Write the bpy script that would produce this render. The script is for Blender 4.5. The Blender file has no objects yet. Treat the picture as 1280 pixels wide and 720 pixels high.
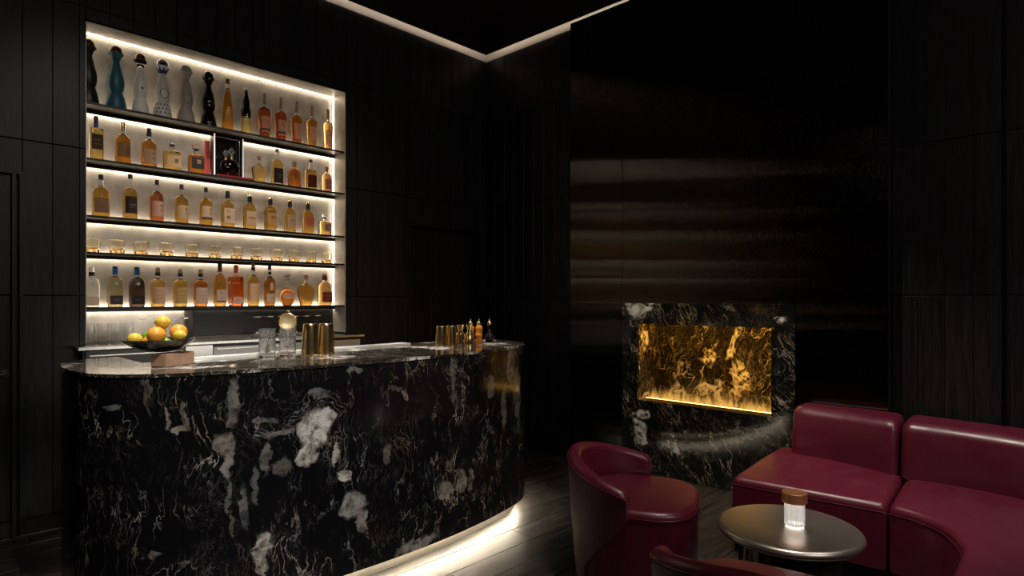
import bpy, bmesh, math, random
from math import pi, sin, cos, radians
from mathutils import Vector, Matrix
random.seed(7)
S = bpy.context.scene
COL = S.collection
# ------------------------------------------------------------------ camera
H = 1.45
FPX = 762.0
cam = bpy.data.cameras.new('camera'); cam.sensor_width = 36; cam.lens = 36*FPX/1280
cam.shift_y = 14/1280; cam.clip_start = .02
co = bpy.data.objects.new('camera', cam); COL.objects.link(co)
co.location = (0, 0, H); co.rotation_euler = (radians(90), 0, math.atan2(.694, .720)-pi/2)
S.camera = co
# ------------------------------------------------------------------ world, exposure
w = bpy.data.worlds.new('world'); S.world = w; w.use_nodes = True
w.node_tree.nodes['Background'].inputs[0].default_value = (.9, .95, 1, 1)
w.node_tree.nodes['Background'].inputs[1].default_value = .0
S.view_settings.view_transform = 'Standard'; S.view_settings.look = 'None'
S.view_settings.exposure = 0; S.view_settings.gamma = 1; S.view_settings.use_curve_mapping = False
S.cycles.use_denoising = True
S.cycles.max_bounces = 12; S.cycles.transmission_bounces = 10; S.cycles.glossy_bounces = 5
S.cycles.sample_clamp_indirect = 4
# ------------------------------------------------------------------ ceiling spots and a soft dim wash
def spot(name, loc, tgt, power, size, blend=.6, col=(1, .9, .78), rad=.04):
    l = bpy.data.lights.new(name, 'SPOT'); l.energy = power; l.spot_size = radians(size); l.spot_blend = blend
    l.color = col; l.shadow_soft_size = rad
    o = bpy.data.objects.new(name, l); COL.objects.link(o); o.location = loc
    o.rotation_euler = (Vector(tgt)-Vector(loc)).to_track_quat('-Z', 'Y').to_euler(); return o
def area(name, loc, tgt, power, sx, sy, col=(1, .93, .85)):
    l = bpy.data.lights.new(name, 'AREA'); l.shape = 'RECTANGLE'; l.size = sx; l.size_y = sy; l.energy = power; l.color = col
    o = bpy.data.objects.new(name, l); COL.objects.link(o); o.location = loc
    o.rotation_euler = (Vector(tgt)-Vector(loc)).to_track_quat('-Z', 'Y').to_euler(); return o
spot('bar_spot_light', (1.05, 3.15, 3.99), (1.00, 3.16, 1.2), 420, 24)
spot('bar_spot_light', (1.75, 3.1, 3.99), (1.62, 3.25, 1.1), 420, 26)
spot('bar_spot_light', (2.85, 3.3, 3.99), (2.85, 3.3, 1.1), 420, 24)
spot('counter_spot_light', (1.75, 4.0, 3.99), (1.75, 4.75, 1.15), 160, 40)
spot('lounge_spot_light', (3.4, 1.7, 3.99), (3.9, 1.0, .4), 190, 42)
spot('lounge_spot_light', (2.2, .7, 3.99), (2.9, 1.5, .4), 170, 44)
spot('lounge_spot_light', (3.6, -.2, 3.99), (3.7, .3, .4), 130, 44, col=(1, .85, .9))
spot('bar_front_spot_light', (.75, .9, 3.99), (1.35, 2.72, .75), 420, 44, .9, (1, .95, .88))
spot('bar_front_spot_light', (3.1, 1.5, 3.99), (2.75, 2.8, .8), 90, 36, .9, (1, .9, .78))
spot('fireplace_spot_light', (2.9, 2.3, 3.99), (4.5, 2.2, .7), 210, 40, .9)
spot('bar_spot_light', (2.2, 3.2, 3.99), (2.15, 3.3, 1.1), 300, 24)
spot('shelf_spot_light', (.9, 2.6, 3.99), (1.25, 4.86, 2.0), 65, 52, .8, rad=.3)
spot('shelf_spot_light', (2.4, 2.6, 3.99), (2.4, 4.86, 2.0), 65, 52, .8, rad=.3)
area('drawer_fill_light', (1.9, 3.62, 1.06), (1.9, 4.66, .80), 2.6, 1.6, .04)  # unseen fill behind the bar, added to brighten the back counter's drawer fronts
area('room_wash_light', (-.8, -1.6, 3.9), (2.6, 2.6, .6), 12, 2.2, 2.2)
area('room_wash_light', (1.5, -2.2, 3.4), (3.4, 1.2, .8), 22, 2.0, 1.2)

# ------------------------------------------------------------------ material helpers
def new_mat(name):
    m = bpy.data.materials.new(name); m.use_nodes = True
    nt = m.node_tree; b = nt.nodes['Principled BSDF']
    return m, nt, b
def N(nt, t, **k):
    n = nt.nodes.new(t)
    for a, v in k.items():
        if a.startswith('i_'):
            n.inputs[a[2:].replace('_', ' ')].default_value = v
        else: setattr(n, a, v)
    return n
def L(nt, a, b): nt.links.new(a, b)
def simple(name, col, rough=.5, metal=0, noise=0, nscale=40, bump=0, **k):
    m, nt, b = new_mat(name)
    b.inputs['Base Color'].default_value = (*col, 1); b.inputs['Roughness'].default_value = rough; b.inputs['Metallic'].default_value = metal
    for a, v in k.items(): b.inputs[a.replace('_', ' ')].default_value = v
    if noise or bump:
        tc = N(nt, 'ShaderNodeTexCoord'); n = N(nt, 'ShaderNodeTexNoise', i_Scale=nscale, i_Detail=4.0)
        L(nt, tc.outputs['Object'], n.inputs['Vector'])
        if noise:
            mx = N(nt, 'ShaderNodeMix', data_type='RGBA', blend_type='MULTIPLY'); mx.inputs[0].default_value = 1
            mp = N(nt, 'ShaderNodeMapRange'); L(nt, n.outputs[0], mp.inputs[0]); mp.inputs[1].default_value = .3; mp.inputs[2].default_value = .7
            mp.inputs[3].default_value = 1-noise; mp.inputs[4].default_value = 1+noise
            mx.inputs[6].default_value = (*col, 1); L(nt, mp.outputs[0], mx.inputs[7]); L(nt, mx.outputs[2], b.inputs['Base Color'])
        if bump:
            bp = N(nt, 'ShaderNodeBump', i_Strength=bump, i_Distance=.002); L(nt, n.outputs[0], bp.inputs['Height']); L(nt, bp.outputs[0], b.inputs['Normal'])
    return m
def emit(name, col, s):
    m, nt, b = new_mat(name); b.inputs['Base Color'].default_value = (.8, .8, .8, 1)
    b.inputs['Emission Color'].default_value = (*col, 1); b.inputs['Emission Strength'].default_value = s; return m
def wood(name, col, axis, rough=.38, amp=.6, spec=.5, gs=1.0, bump=.3):
    m, nt, b = new_mat(name)
    tc = N(nt, 'ShaderNodeTexCoord'); oi = N(nt, 'ShaderNodeObjectInfo')
    add = N(nt, 'ShaderNodeVectorMath', operation='ADD'); cmb = N(nt, 'ShaderNodeVectorMath', operation='SCALE'); cmb.inputs[0].default_value = (31, 17, 23)
    L(nt, oi.outputs['Random'], cmb.inputs['Scale']); L(nt, tc.outputs['Object'], add.inputs[0]); L(nt, cmb.outputs[0], add.inputs[1])
    mp = N(nt, 'ShaderNodeMapping'); L(nt, add.outputs[0], mp.inputs[0])
    sc = [22*gs, 22*gs, 22*gs]; sc[axis] = 1.3*gs; mp.inputs['Scale'].default_value = sc
    n = N(nt, 'ShaderNodeTexNoise', i_Scale=1.0, i_Detail=7.0, i_Roughness=.65, i_Distortion=1.2); L(nt, mp.outputs[0], n.inputs['Vector'])
    n2 = N(nt, 'ShaderNodeTexNoise', i_Scale=6.0, i_Detail=3.0); L(nt, mp.outputs[0], n2.inputs['Vector'])
    mul = N(nt, 'ShaderNodeMath', operation='MULTIPLY'); L(nt, n.outputs[0], mul.inputs[0]); L(nt, n2.outputs[0], mul.inputs[1])
    rp = N(nt, 'ShaderNodeMapRange'); L(nt, mul.outputs[0], rp.inputs[0]); rp.inputs[1].default_value = .12; rp.inputs[2].default_value = .42
    rp.inputs[3].default_value = 1-amp; rp.inputs[4].default_value = 1+amp
    rr = N(nt, 'ShaderNodeMapRange'); L(nt, oi.outputs['Random'], rr.inputs[0]); rr.inputs[3].default_value = .8; rr.inputs[4].default_value = 1.2
    m2 = N(nt, 'ShaderNodeMath', operation='MULTIPLY'); L(nt, rp.outputs[0], m2.inputs[0]); L(nt, rr.outputs[0], m2.inputs[1])
    mx = N(nt, 'ShaderNodeMix', data_type='RGBA', blend_type='MULTIPLY'); mx.inputs[0].default_value = 1; mx.inputs[6].default_value = (*col, 1)
    L(nt, m2.outputs[0], mx.inputs[7]); L(nt, mx.outputs[2], b.inputs['Base Color'])
    bp = N(nt, 'ShaderNodeBump', i_Strength=bump, i_Distance=.003); L(nt, mul.outputs[0], bp.inputs['Height']); L(nt, bp.outputs[0], b.inputs['Normal'])
    b.inputs['Roughness'].default_value = rough; b.inputs['Specular IOR Level'].default_value = spec
    return m
def marble(name, coord='Object', zs=.2, blobs=(), rough=.06, base=(.0045, .0045, .006), vein=(.34, .31, .27), rot=(0, 0, 0), loc=(0, 0, 0), thr=.60, density=0.0, blobmix=.7):
    m, nt, b = new_mat(name)
    tc = N(nt, 'ShaderNodeTexCoord')
    mp = N(nt, 'ShaderNodeMapping'); L(nt, tc.outputs[coord], mp.inputs[0]); mp.inputs['Rotation'].default_value = rot; mp.inputs['Location'].default_value = loc
    P0 = mp.outputs[0]
    def warp(vec, scale, amt, det=3.0):
        n = N(nt, 'ShaderNodeTexNoise', i_Scale=scale, i_Detail=det, i_Roughness=.55); L(nt, vec, n.inputs['Vector'])
        s = N(nt, 'ShaderNodeVectorMath', operation='SUBTRACT'); L(nt, n.outputs['Color'], s.inputs[0]); s.inputs[1].default_value = (.5, .5, .5)
        k = N(nt, 'ShaderNodeVectorMath', operation='SCALE'); L(nt, s.outputs[0], k.inputs[0]); k.inputs['Scale'].default_value = amt
        a = N(nt, 'ShaderNodeVectorMath', operation='ADD'); L(nt, vec, a.inputs[0]); L(nt, k.outputs[0], a.inputs[1]); return a.outputs[0]
    def mul(a, c):
        x = N(nt, 'ShaderNodeMath', operation='MULTIPLY'); L(nt, a, x.inputs[0])
        if isinstance(c, (int, float)): x.inputs[1].default_value = c
        else: L(nt, c, x.inputs[1])
        return x.outputs[0]
    def mx_(a, c):
        x = N(nt, 'ShaderNodeMath', operation='MAXIMUM'); L(nt, a, x.inputs[0]); L(nt, c, x.inputs[1]); return x.outputs[0]
    wp = warp(warp(warp(P0, 1.5, .36), 4.5, .085), 19.0, .020, 4.0)
    st = N(nt, 'ShaderNodeVectorMath', operation='MULTIPLY'); L(nt, wp, st.inputs[0]); st.inputs[1].default_value = (1, zs, 1) if coord == 'UV' else (1, 1, zs)
    p2 = st.outputs[0]
    def noise(vec, scale, det, rg, off):
        ad = N(nt, 'ShaderNodeVectorMath', operation='ADD'); L(nt, vec, ad.inputs[0]); ad.inputs[1].default_value = (off, off*.7, off*1.3)
        n = N(nt, 'ShaderNodeTexNoise', i_Scale=scale, i_Detail=det, i_Roughness=rg); L(nt, ad.outputs[0], n.inputs['Vector']); return n.outputs[0]
    def ridge(scale, width, det, rg, off):
        s = N(nt, 'ShaderNodeMath', operation='SUBTRACT'); L(nt, noise(p2, scale, det, rg, off), s.inputs[0]); s.inputs[1].default_value = .5
        a = N(nt, 'ShaderNodeMath', operation='ABSOLUTE'); L(nt, s.outputs[0], a.inputs[0])
        r = N(nt, 'ShaderNodeMapRange', interpolation_type='SMOOTHSTEP'); L(nt, a.outputs[0], r.inputs[0]); r.inputs[1].default_value = width; r.inputs[2].default_value = 0
        return r.outputs[0]
    def mask(scale, lo, hi, off, vec=None, det=3.0):
        r = N(nt, 'ShaderNodeMapRange', interpolation_type='SMOOTHSTEP'); L(nt, noise(vec or wp, scale, det, .5, off), r.inputs[0]); r.inputs[1].default_value = lo; r.inputs[2].default_value = hi
        return r.outputs[0]
    d = density
    v = mul(ridge(5.0, .009, 6.0, .58, 3.1), mask(3.0, .46-d, .68-d, 9))
    v = mx_(v, mul(mul(ridge(11.0, .012, 4.0, .55, 7.7), mask(4.0, .48-d, .68-d, 4)), .75))
    v = mx_(v, mul(mul(ridge(24, .022, 3.0, .55, 1.7), mask(5.0, .48-d, .70-d, 14)), .36))
    v = mx_(v, mul(mul(ridge(50, .05, 2.0, .5, 5.7), mask(3.3, .42-d, .66-d, 24)), .09))
    v = mul(v, mask(9.0, .30, .60, 61, det=5.0))
    blob = mul(mask(3.2, thr, thr+.05, 41, vec=p2 if blobs else None, det=6.0), mask(24.0, .36, .58, 2, det=6.0))
    if blobs:
        near = warp(warp(P0, 7.0, .11, 5.0), 24.0, .055, 5.0)
        bm = None
        for (bs, bz, rs, rz, stg) in blobs:
            sb = N(nt, 'ShaderNodeVectorMath', operation='SUBTRACT'); L(nt, near, sb.inputs[0]); sb.inputs[1].default_value = (bs, bz, 0)
            ml = N(nt, 'ShaderNodeVectorMath', operation='MULTIPLY'); L(nt, sb.outputs[0], ml.inputs[0]); ml.inputs[1].default_value = (1/rs, 1/rz, 0)
            ln = N(nt, 'ShaderNodeVectorMath', operation='LENGTH'); L(nt, ml.outputs[0], ln.inputs[0])
            r = N(nt, 'ShaderNodeMapRange', interpolation_type='SMOOTHSTEP'); L(nt, ln.outputs['Value'], r.inputs[0]); r.inputs[1].default_value = 1.15; r.inputs[2].default_value = .80; r.inputs[4].default_value = stg
            bm = r.outputs[0] if bm is None else mx_(bm, r.outputs[0])
            if stg >= .99:
                an = N(nt, 'ShaderNodeMath', operation='MULTIPLY_ADD'); L(nt, noise(wp, 6.0, 4.0, .6, 33), an.inputs[0]); an.inputs[1].default_value = 2.6; L(nt, ln.outputs['Value'], an.inputs[2]); f_ = N(nt, 'ShaderNodeMath', operation='PINGPONG'); L(nt, an.outputs[0], f_.inputs[0]); f_.inputs[1].default_value = .20
                g_ = N(nt, 'ShaderNodeMapRange'); L(nt, f_.outputs[0], g_.inputs[0]); g_.inputs[1].default_value = .045; g_.inputs[2].default_value = 0
                h_ = N(nt, 'ShaderNodeMapRange'); L(nt, ln.outputs['Value'], h_.inputs[0]); h_.inputs[1].default_value = 2.5; h_.inputs[2].default_value = 1.1
                v = mx_(v, mul(mul(g_.outputs[0], h_.outputs[0]), mul(mask(7.0, .44, .62, 71, det=6.0), .6)))
        mr = N(nt, 'ShaderNodeMapRange'); L(nt, noise(near, 20.0, 8.0, .7, 2), mr.inputs[0]); mr.inputs[1].default_value = .36; mr.inputs[2].default_value = .56; mr.inputs[3].default_value = .10; mr.inputs[4].default_value = 1
        blob = mx_(mul(blob, blobmix), mul(bm, mr.outputs[0]))
    tot = mx_(v, blob)
    wm = mask(2.5, .42, .6, 55)
    mc = N(nt, 'ShaderNodeMix', data_type='RGBA'); L(nt, wm, mc.inputs[0]); mc.inputs[6].default_value = (*vein, 1)
    mc.inputs[7].default_value = (vein[0]*.95, vein[1]*.80, vein[2]*.62, 1)
    bc = N(nt, 'ShaderNodeMix', data_type='RGBA'); L(nt, blob, bc.inputs[0]); L(nt, mc.outputs[2], bc.inputs[6]); bc.inputs[7].default_value = (.74, .71, .66, 1)
    mc2 = N(nt, 'ShaderNodeMix', data_type='RGBA'); L(nt, tot, mc2.inputs[0]); mc2.inputs[6].default_value = (*base, 1); L(nt, bc.outputs[2], mc2.inputs[7])
    L(nt, mc2.outputs[2], b.inputs['Base Color']); b.inputs['Roughness'].default_value = rough
    return m
def leather(name, col, rough=.28, bump=.12, sc=260, coat=.0, spec=.5, sheen=0):
    m, nt, b = new_mat(name)
    tc = N(nt, 'ShaderNodeTexCoord')
    n = N(nt, 'ShaderNodeTexNoise', i_Scale=sc*.5, i_Detail=2.0); L(nt, tc.outputs['Object'], n.inputs['Vector'])
    n2 = N(nt, 'ShaderNodeTexNoise', i_Scale=9.0, i_Detail=5.0); L(nt, tc.outputs['Object'], n2.inputs['Vector'])
    ad = N(nt, 'ShaderNodeMath', operation='MULTIPLY_ADD'); L(nt, n2.outputs[0], ad.inputs[0]); ad.inputs[1].default_value = .0; L(nt, n.outputs[0], ad.inputs[2])
    bp = N(nt, 'ShaderNodeBump', i_Strength=bump, i_Distance=.002); L(nt, ad.outputs[0], bp.inputs['Height']); L(nt, bp.outputs[0], b.inputs['Normal'])
    mr = N(nt, 'ShaderNodeMapRange'); L(nt, n2.outputs[0], mr.inputs[0]); mr.inputs[1].default_value = .3; mr.inputs[2].default_value = .7; mr.inputs[3].default_value = rough-.05; mr.inputs[4].default_value = rough+.07
    L(nt, mr.outputs[0], b.inputs['Roughness'])
    b.inputs['Base Color'].default_value = (*col, 1); b.inputs['Specular IOR Level'].default_value = spec
    b.inputs['Sheen Weight'].default_value = sheen; b.inputs['Sheen Roughness'].default_value = .4; b.inputs['Sheen Tint'].default_value = (.7, .35, .45, 1)
    return m
def glass(name, col=(1, 1, 1), rough=0.0, ior=1.45, tint_clear=0):
    m, nt, b = new_mat(name)
    b.inputs['Base Color'].default_value = (*col, 1); b.inputs['Transmission Weight'].default_value = 1; b.inputs['Roughness'].default_value = rough; b.inputs['IOR'].default_value = ior
    return m
def label_mat(name, col):
    m, nt, b = new_mat(name)
    b.inputs['Base Color'].default_value = (*col, 1); b.inputs['Roughness'].default_value = .7
    tr = N(nt, 'ShaderNodeBsdfTranslucent'); tr.inputs[0].default_value = (col[0], col[1]*.9, col[2]*.8, 1)
    mx = N(nt, 'ShaderNodeMixShader'); mx.inputs[0].default_value = .35; L(nt, b.outputs[0], mx.inputs[1]); L(nt, tr.outputs[0], mx.inputs[2])
    L(nt, mx.outputs[0], nt.nodes['Material Output'].inputs[0]); return m
M = {}
M['wall_wood'] = wood('black_stained_oak', (.013, .0128, .0125), 2, rough=.42, amp=.75, spec=.4)
M['floor_wood'] = wood('dark_oak_floor', (.022, .020, .0175), 0, rough=.42, amp=1.0, gs=.7, bump=.8)
M['dark'] = simple('matte_black', (.006, .006, .006), .6)
M['ceil'] = simple('black_ceiling', (.010, .010, .011), .7)
M['cove'] = simple('cove_plaster', (.75, .72, .68), .8)
M['bronze_black'] = None
def brushed(name, col, rough, aniso, rotation, metal=1.0):
    m, nt, b = new_mat(name)
    b.inputs['Base Color'].default_value = (*col, 1); b.inputs['Metallic'].default_value = metal; b.inputs['Roughness'].default_value = rough
    b.inputs['Anisotropic'].default_value = aniso; b.inputs['Anisotropic Rotation'].default_value = rotation
    tg = N(nt, 'ShaderNodeTangent', direction_type='RADIAL', axis='Z'); L(nt, tg.outputs[0], b.inputs['Tangent'])
    tc = N(nt, 'ShaderNodeTexCoord'); mp = N(nt, 'ShaderNodeMapping'); mp.inputs['Scale'].default_value = (90, 90, .6); L(nt, tc.outputs['Object'], mp.inputs[0])
    n = N(nt, 'ShaderNodeTexNoise', i_Scale=1.0, i_Detail=3.0); L(nt, mp.outputs[0], n.inputs['Vector'])
    mr = N(nt, 'ShaderNodeMapRange'); L(nt, n.outputs[0], mr.inputs[0]); mr.inputs[3].default_value = rough*.8; mr.inputs[4].default_value = rough*1.25; L(nt, mr.outputs[0], b.inputs['Roughness'])
    return m
m, nt, b = new_mat('blackened_bronze_panel'); M['breast'] = m
b.inputs['Base Color'].default_value = (.085, .080, .072, 1); b.inputs['Metallic'].default_value = 1; b.inputs['Roughness'].default_value = .05
tc = N(nt, 'ShaderNodeTexCoord'); mp = N(nt, 'ShaderNodeMapping'); mp.inputs['Scale'].default_value = (1, 1, .02); L(nt, tc.outputs['Object'], mp.inputs[0])
n = N(nt, 'ShaderNodeTexNoise', i_Scale=2600.0, i_Detail=1.0); L(nt, mp.outputs[0], n.inputs['Vector'])
ma = N(nt, 'ShaderNodeMath', operation='MULTIPLY_ADD'); L(nt, n.outputs[0], ma.inputs[0]); ma.inputs[1].default_value = 1.4; ma.inputs[2].default_value = -.70
cx = N(nt, 'ShaderNodeCombineXYZ'); L(nt, ma.outputs[0], cx.inputs[1])
ge = N(nt, 'ShaderNodeNewGeometry'); va = N(nt, 'ShaderNodeVectorMath', operation='ADD'); L(nt, ge.outputs['Normal'], va.inputs[0]); L(nt, cx.outputs[0], va.inputs[1])
vn = N(nt, 'ShaderNodeVectorMath', operation='NORMALIZE'); L(nt, va.outputs[0], vn.inputs[0]); L(nt, vn.outputs[0], b.inputs['Normal'])
M['steel'] = brushed('brushed_steel', (.55, .53, .50), .32, .5, 0)
M['shelf_metal'] = simple('dark_bronze_shelf', (.10, .092, .085), .32, 1)
M['niche'] = simple('pale_metal_leaf_panel', (.52, .475, .41), .45, .25, noise=.22, nscale=9, bump=.25)
M['led'] = emit('shelf_light_strip', (1, .86, .68), 11)
M['led_side'] = emit('side_light_strip', (1, .86, .68), 6)
M['cove_led'] = emit('cove_light_strip', (1, .80, .62), 4.5)
M['toe_led'] = emit('toe_kick_light_strip', (1, .84, .62), 185)
M['gold_led'] = emit('fire_light_strip', (1, .52, .10), 10)
M['plinth'] = simple('pale_plinth', (.45, .42, .36), .5)
M['leather'] = leather('burgundy_leather', (.108, .0078, .0225), rough=.34, bump=.02, spec=.8)
M['shell'] = leather('burgundy_velvet', (.085, .012, .026), rough=.6, bump=.35, sc=500, sheen=.25)
M['piping'] = leather('burgundy_piping', (.09, .006, .014), rough=.35)
M['table_metal'] = simple('satin_nickel', (.66, .60, .51), .31, .95, noise=.05, nscale=20)
M['copper'] = simple('brushed_copper', (.78, .36, .17), .42, .85)
M['gold'] = simple('polished_gold', (.90, .66, .33), .20, 1)
M['pale_gold'] = simple('pale_gold', (.86, .66, .36), .16, 1)
M['clear'] = glass('clear_glass')
M['thin'] = glass('thin_clear_glass', (1, 1, 1), 0, 1.28)
M['cut'] = glass('cut_crystal', (1, 1, 1)); M['cut'].node_tree.nodes['Principled BSDF'].inputs['Transmission Weight'].default_value = .94
M['smoke_glass'] = glass('smoky_amber_glass', (.99, .94, .82)); M['amber_glass'] = glass('amber_glass', (.62, .36, .12))
M['black_cap'] = simple('black_cap', (.01, .01, .01), .35)
M['cork'] = simple('cork', (.42, .24, .12), .7, noise=.2)
M['navy'] = simple('navy_blue_print', (.02, .04, .22), .4)
M['print'] = simple('label_print', (.02, .017, .015), .6)
M['blue_foil'] = simple('blue_foil', (.02, .16, .40), .35, .3)
M['red_cap'] = simple('wine_red_cap', (.14, .012, .018), .4)
M['stone_block'] = simple('travertine_block', (.46, .28, .18), .55, noise=.2, nscale=14, bump=.1)
M['fruit_y'] = simple('lemon_peel', (.72, .50, .05), .38, noise=.08, nscale=12, bump=.15)
M['fruit_o'] = simple('orange_peel', (.80, .34, .04), .38, noise=.08, nscale=12, bump=.15)
M['fruit_g'] = simple('lime_peel', (.13, .34, .03), .38, noise=.15, nscale=12, bump=.15)
M['stem'] = simple('fruit_stem', (.06, .05, .02), .7)
_lc = {}
def liquid(col):
    k = tuple(col)
    if k not in _lc: _lc[k] = glass('liquid_%d' % len(_lc), tuple(c**.92 for c in col), 0.0, 1.33)
    return _lc[k]
_pc = {}
def paper(col):
    k = (min(1, col[0]*1.12), col[1]*.97, col[2]*.80)
    if k not in _pc: _pc[k] = label_mat('label_paper_%d' % len(_pc), k)
    return _pc[k]
_sc = {}
def ceramic(col, rough=.35, metal=0):
    k = (tuple(col), rough, metal)
    if k not in _sc: _sc[k] = simple('glaze_%d' % len(_sc), col, rough, metal)
    return _sc[k]

# ------------------------------------------------------------------ mesh helpers
class MB:
    def __init__(s): s.v = []; s.f = []; s.uv = None
    def add(s, vs, fs):
        o = len(s.v); s.v += [tuple(p) for p in vs]; s.f += [tuple(i+o for i in f) for f in fs]; return s
    def box(s, x0, x1, y0, y1, z0, z1):
        return s.add([(x0, y0, z0), (x1, y0, z0), (x1, y1, z0), (x0, y1, z0), (x0, y0, z1), (x1, y0, z1), (x1, y1, z1), (x0, y1, z1)],
                     [(0, 3, 2, 1), (4, 5, 6, 7), (0, 1, 5, 4), (1, 2, 6, 5), (2, 3, 7, 6), (3, 0, 4, 7)])
    def lathe(s, prof, seg=20, n=2.0, sx=1.0, sy=1.0, c=(0, 0, 0), cap=True, flute=0, nf=0):
        vs = []; fs = []
        for (r, z) in prof:
            for i in range(seg):
                t = 2*pi*(i+.5)/seg; a, b = cos(t), sin(t)
                e = 2/n; x = math.copysign(abs(a)**e, a); y = math.copysign(abs(b)**e, b)
                k = 1+(flute*cos(nf*t) if flute else 0)
                vs.append((c[0]+x*r*sx*k, c[1]+y*r*sy*k, c[2]+z))
        m = len(prof)
        for j in range(m-1):
            for i in range(seg):
                k = (i+1) % seg; fs.append((j*seg+i, j*seg+k, (j+1)*seg+k, (j+1)*seg+i))
        if cap: fs.append(tuple(reversed(range(seg)))); fs.append(tuple((m-1)*seg+i for i in range(seg)))
        return s.add(vs, fs)
    def tube(s, pts, r, seg=8, cap=True, closed=False):
        pts = [Vector(p) for p in pts]; n = len(pts); vs = []; fs = []
        rr = r if isinstance(r, (list, tuple)) else [r]*n
        up = None
        for i, p in enumerate(pts):
            a = pts[(i-1) % n] if (closed or i > 0) else pts[0]; b = pts[(i+1) % n] if (closed or i < n-1) else pts[-1]
            t = (b-a).normalized()
            if up is None: up = Vector((0, 0, 1)) if abs(t.z) < .9 else Vector((1, 0, 0))
            x = t.cross(up).normalized(); up = x.cross(t).normalized()
            for k in range(seg):
                q = 2*pi*k/seg; vs.append(p+(x*cos(q)+up*sin(q))*rr[i])
        for i in range(n if closed else n-1):
            j = (i+1) % n
            for k in range(seg): l = (k+1) % seg; fs.append((i*seg+k, i*seg+l, j*seg+l, j*seg+k))
        if cap and not closed: fs.append(tuple(reversed(range(seg)))); fs.append(tuple((n-1)*seg+k for k in range(seg)))
        return s.add(vs, fs)
    def extrude(s, poly, z0, z1):
        n = len(poly); vs = [(x, y, z0) for x, y in poly]+[(x, y, z1) for x, y in poly]
        fs = [tuple(reversed(range(n))), tuple(range(n, 2*n))]+[(i, (i+1) % n, n+(i+1) % n, n+i) for i in range(n)]
        return s.add(vs, fs)
    def grid(s, rows, close_u=False, caps=False):
        m = len(rows); n = len(rows[0]); vs = [p for r in rows for p in r]; fs = []
        for j in range(m-1):
            for i in range(n if close_u else n-1):
                k = (i+1) % n; fs.append((j*n+i, j*n+k, (j+1)*n+k, (j+1)*n+i))
        if caps: fs.append(tuple(reversed(range(n)))); fs.append(tuple((m-1)*n+i for i in range(n)))
        return s.add(vs, fs)
    def mesh(s, name, mat, smooth=True, fix=True, angle=35):
        me = bpy.data.meshes.new(name); me.from_pydata(s.v, [], s.f); me.update()
        if fix:
            bm = bmesh.new(); bm.from_mesh(me); bmesh.ops.recalc_face_normals(bm, faces=bm.faces); bm.to_mesh(me); bm.free()
        if smooth:
            me.shade_smooth()
            bm = bmesh.new(); bm.from_mesh(me)
            for e in bm.edges:
                if len(e.link_faces) == 2 and e.calc_face_angle(0) > radians(angle): e.smooth = False
            bm.to_mesh(me); bm.free()
        if mat: me.materials.append(mat)
        return me
    def obj(s, name, mat, parent=None, smooth=True, fix=True, angle=35):
        return link(name, s.mesh(name, mat, smooth, fix, angle), parent)
def link(name, me, parent=None, loc=None):
    o = bpy.data.objects.new(name, me); COL.objects.link(o)
    if parent is not None: o.parent = parent
    if loc: o.location = loc
    return o
def thing(name, label, cat, loc=(0, 0, 0), rotz=0, group=None):
    o = bpy.data.objects.new(name, None); COL.objects.link(o); o.location = loc; o.rotation_euler = (0, 0, rotz); o.empty_display_size = .05
    o['label'] = label; o['category'] = cat
    if group: o['group'] = group
    return o
def tag(o, label, cat, group=None):
    o['label'] = label; o['category'] = cat
    if group: o['group'] = group
    return o
def struct(o, label=None, cat=None):
    o['kind'] = 'structure'
    if label: o['label'] = label; o['category'] = cat
    return o
def clone(o, parent=None):
    c = o.copy(); COL.objects.link(c); c.parent = parent
    for ch in list(o.children): clone(ch, c)
    return c

# ------------------------------------------------------------------ room dimensions (metres, from the perspective of the photograph)
X0, XM, Y0 = 4.547, 4.458, 4.767
YL, YR = 3.543, .97          # chimney breast
NX0, NX1, NZ1 = .934, 2.84, 3.265
ZT = 4.005
_pl = {}
def plank(parent, axis, a0, a1, z0, z1, face, mat, depth=.018, g=.0010, gz=.003):
    """upright wall plank; axis 'x' lies on a y=face wall, 'y' on an x=face wall"""
    wd = round(a1-a0-2*g, 4); hh = round(z1-z0-2*gz, 4); key = (axis, wd, hh, depth)
    if key not in _pl:
        c = .0018; m = MB(); h2 = wd/2
        fr = [(-h2+c, 0, c), (h2-c, 0, c), (h2-c, 0, hh-c), (-h2+c, 0, hh-c)]
        md = [(-h2, c, 0), (h2, c, 0), (h2, c, hh), (-h2, c, hh)]
        bk = [(-h2, depth, 0), (h2, depth, 0), (h2, depth, hh), (-h2, depth, hh)]
        vs = fr+md+bk; fs = [(0, 1, 2, 3)]
        for a in (0, 4):
            for i in range(4): j = (i+1) % 4; fs.append((a+i, a+4+i, a+4+j, a+j))
        if axis == 'y': vs = [(y, x, z) for x, y, z in vs]
        m.add(vs, fs); _pl[key] = m.mesh('plank', mat, smooth=False)
    c = (a0+a1)/2
    return link('plank', _pl[key], parent, (c, face, z0+gz) if axis == 'x' else (face, c, z0+gz))
ROWS = [(.095, 1.474), (1.474, 2.432), (2.432, 3.36), (3.36, ZT)]
def panelled(parent, axis, a0, a1, zlo, face, nper, mat):
    n = max(1, round((a1-a0)/.14)); w_ = (a1-a0)/n
    for i in range(n):
        l = a0+i*w_; r = l+w_
        gl = .0
        if nper and i % nper == 0: gl = .004
        for z0, z1 in ROWS:
            z0 = max(z0, zlo)
            if z1-z0 > .03: plank(parent, axis, l+gl, r, z0, z1, face, mat)
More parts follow.
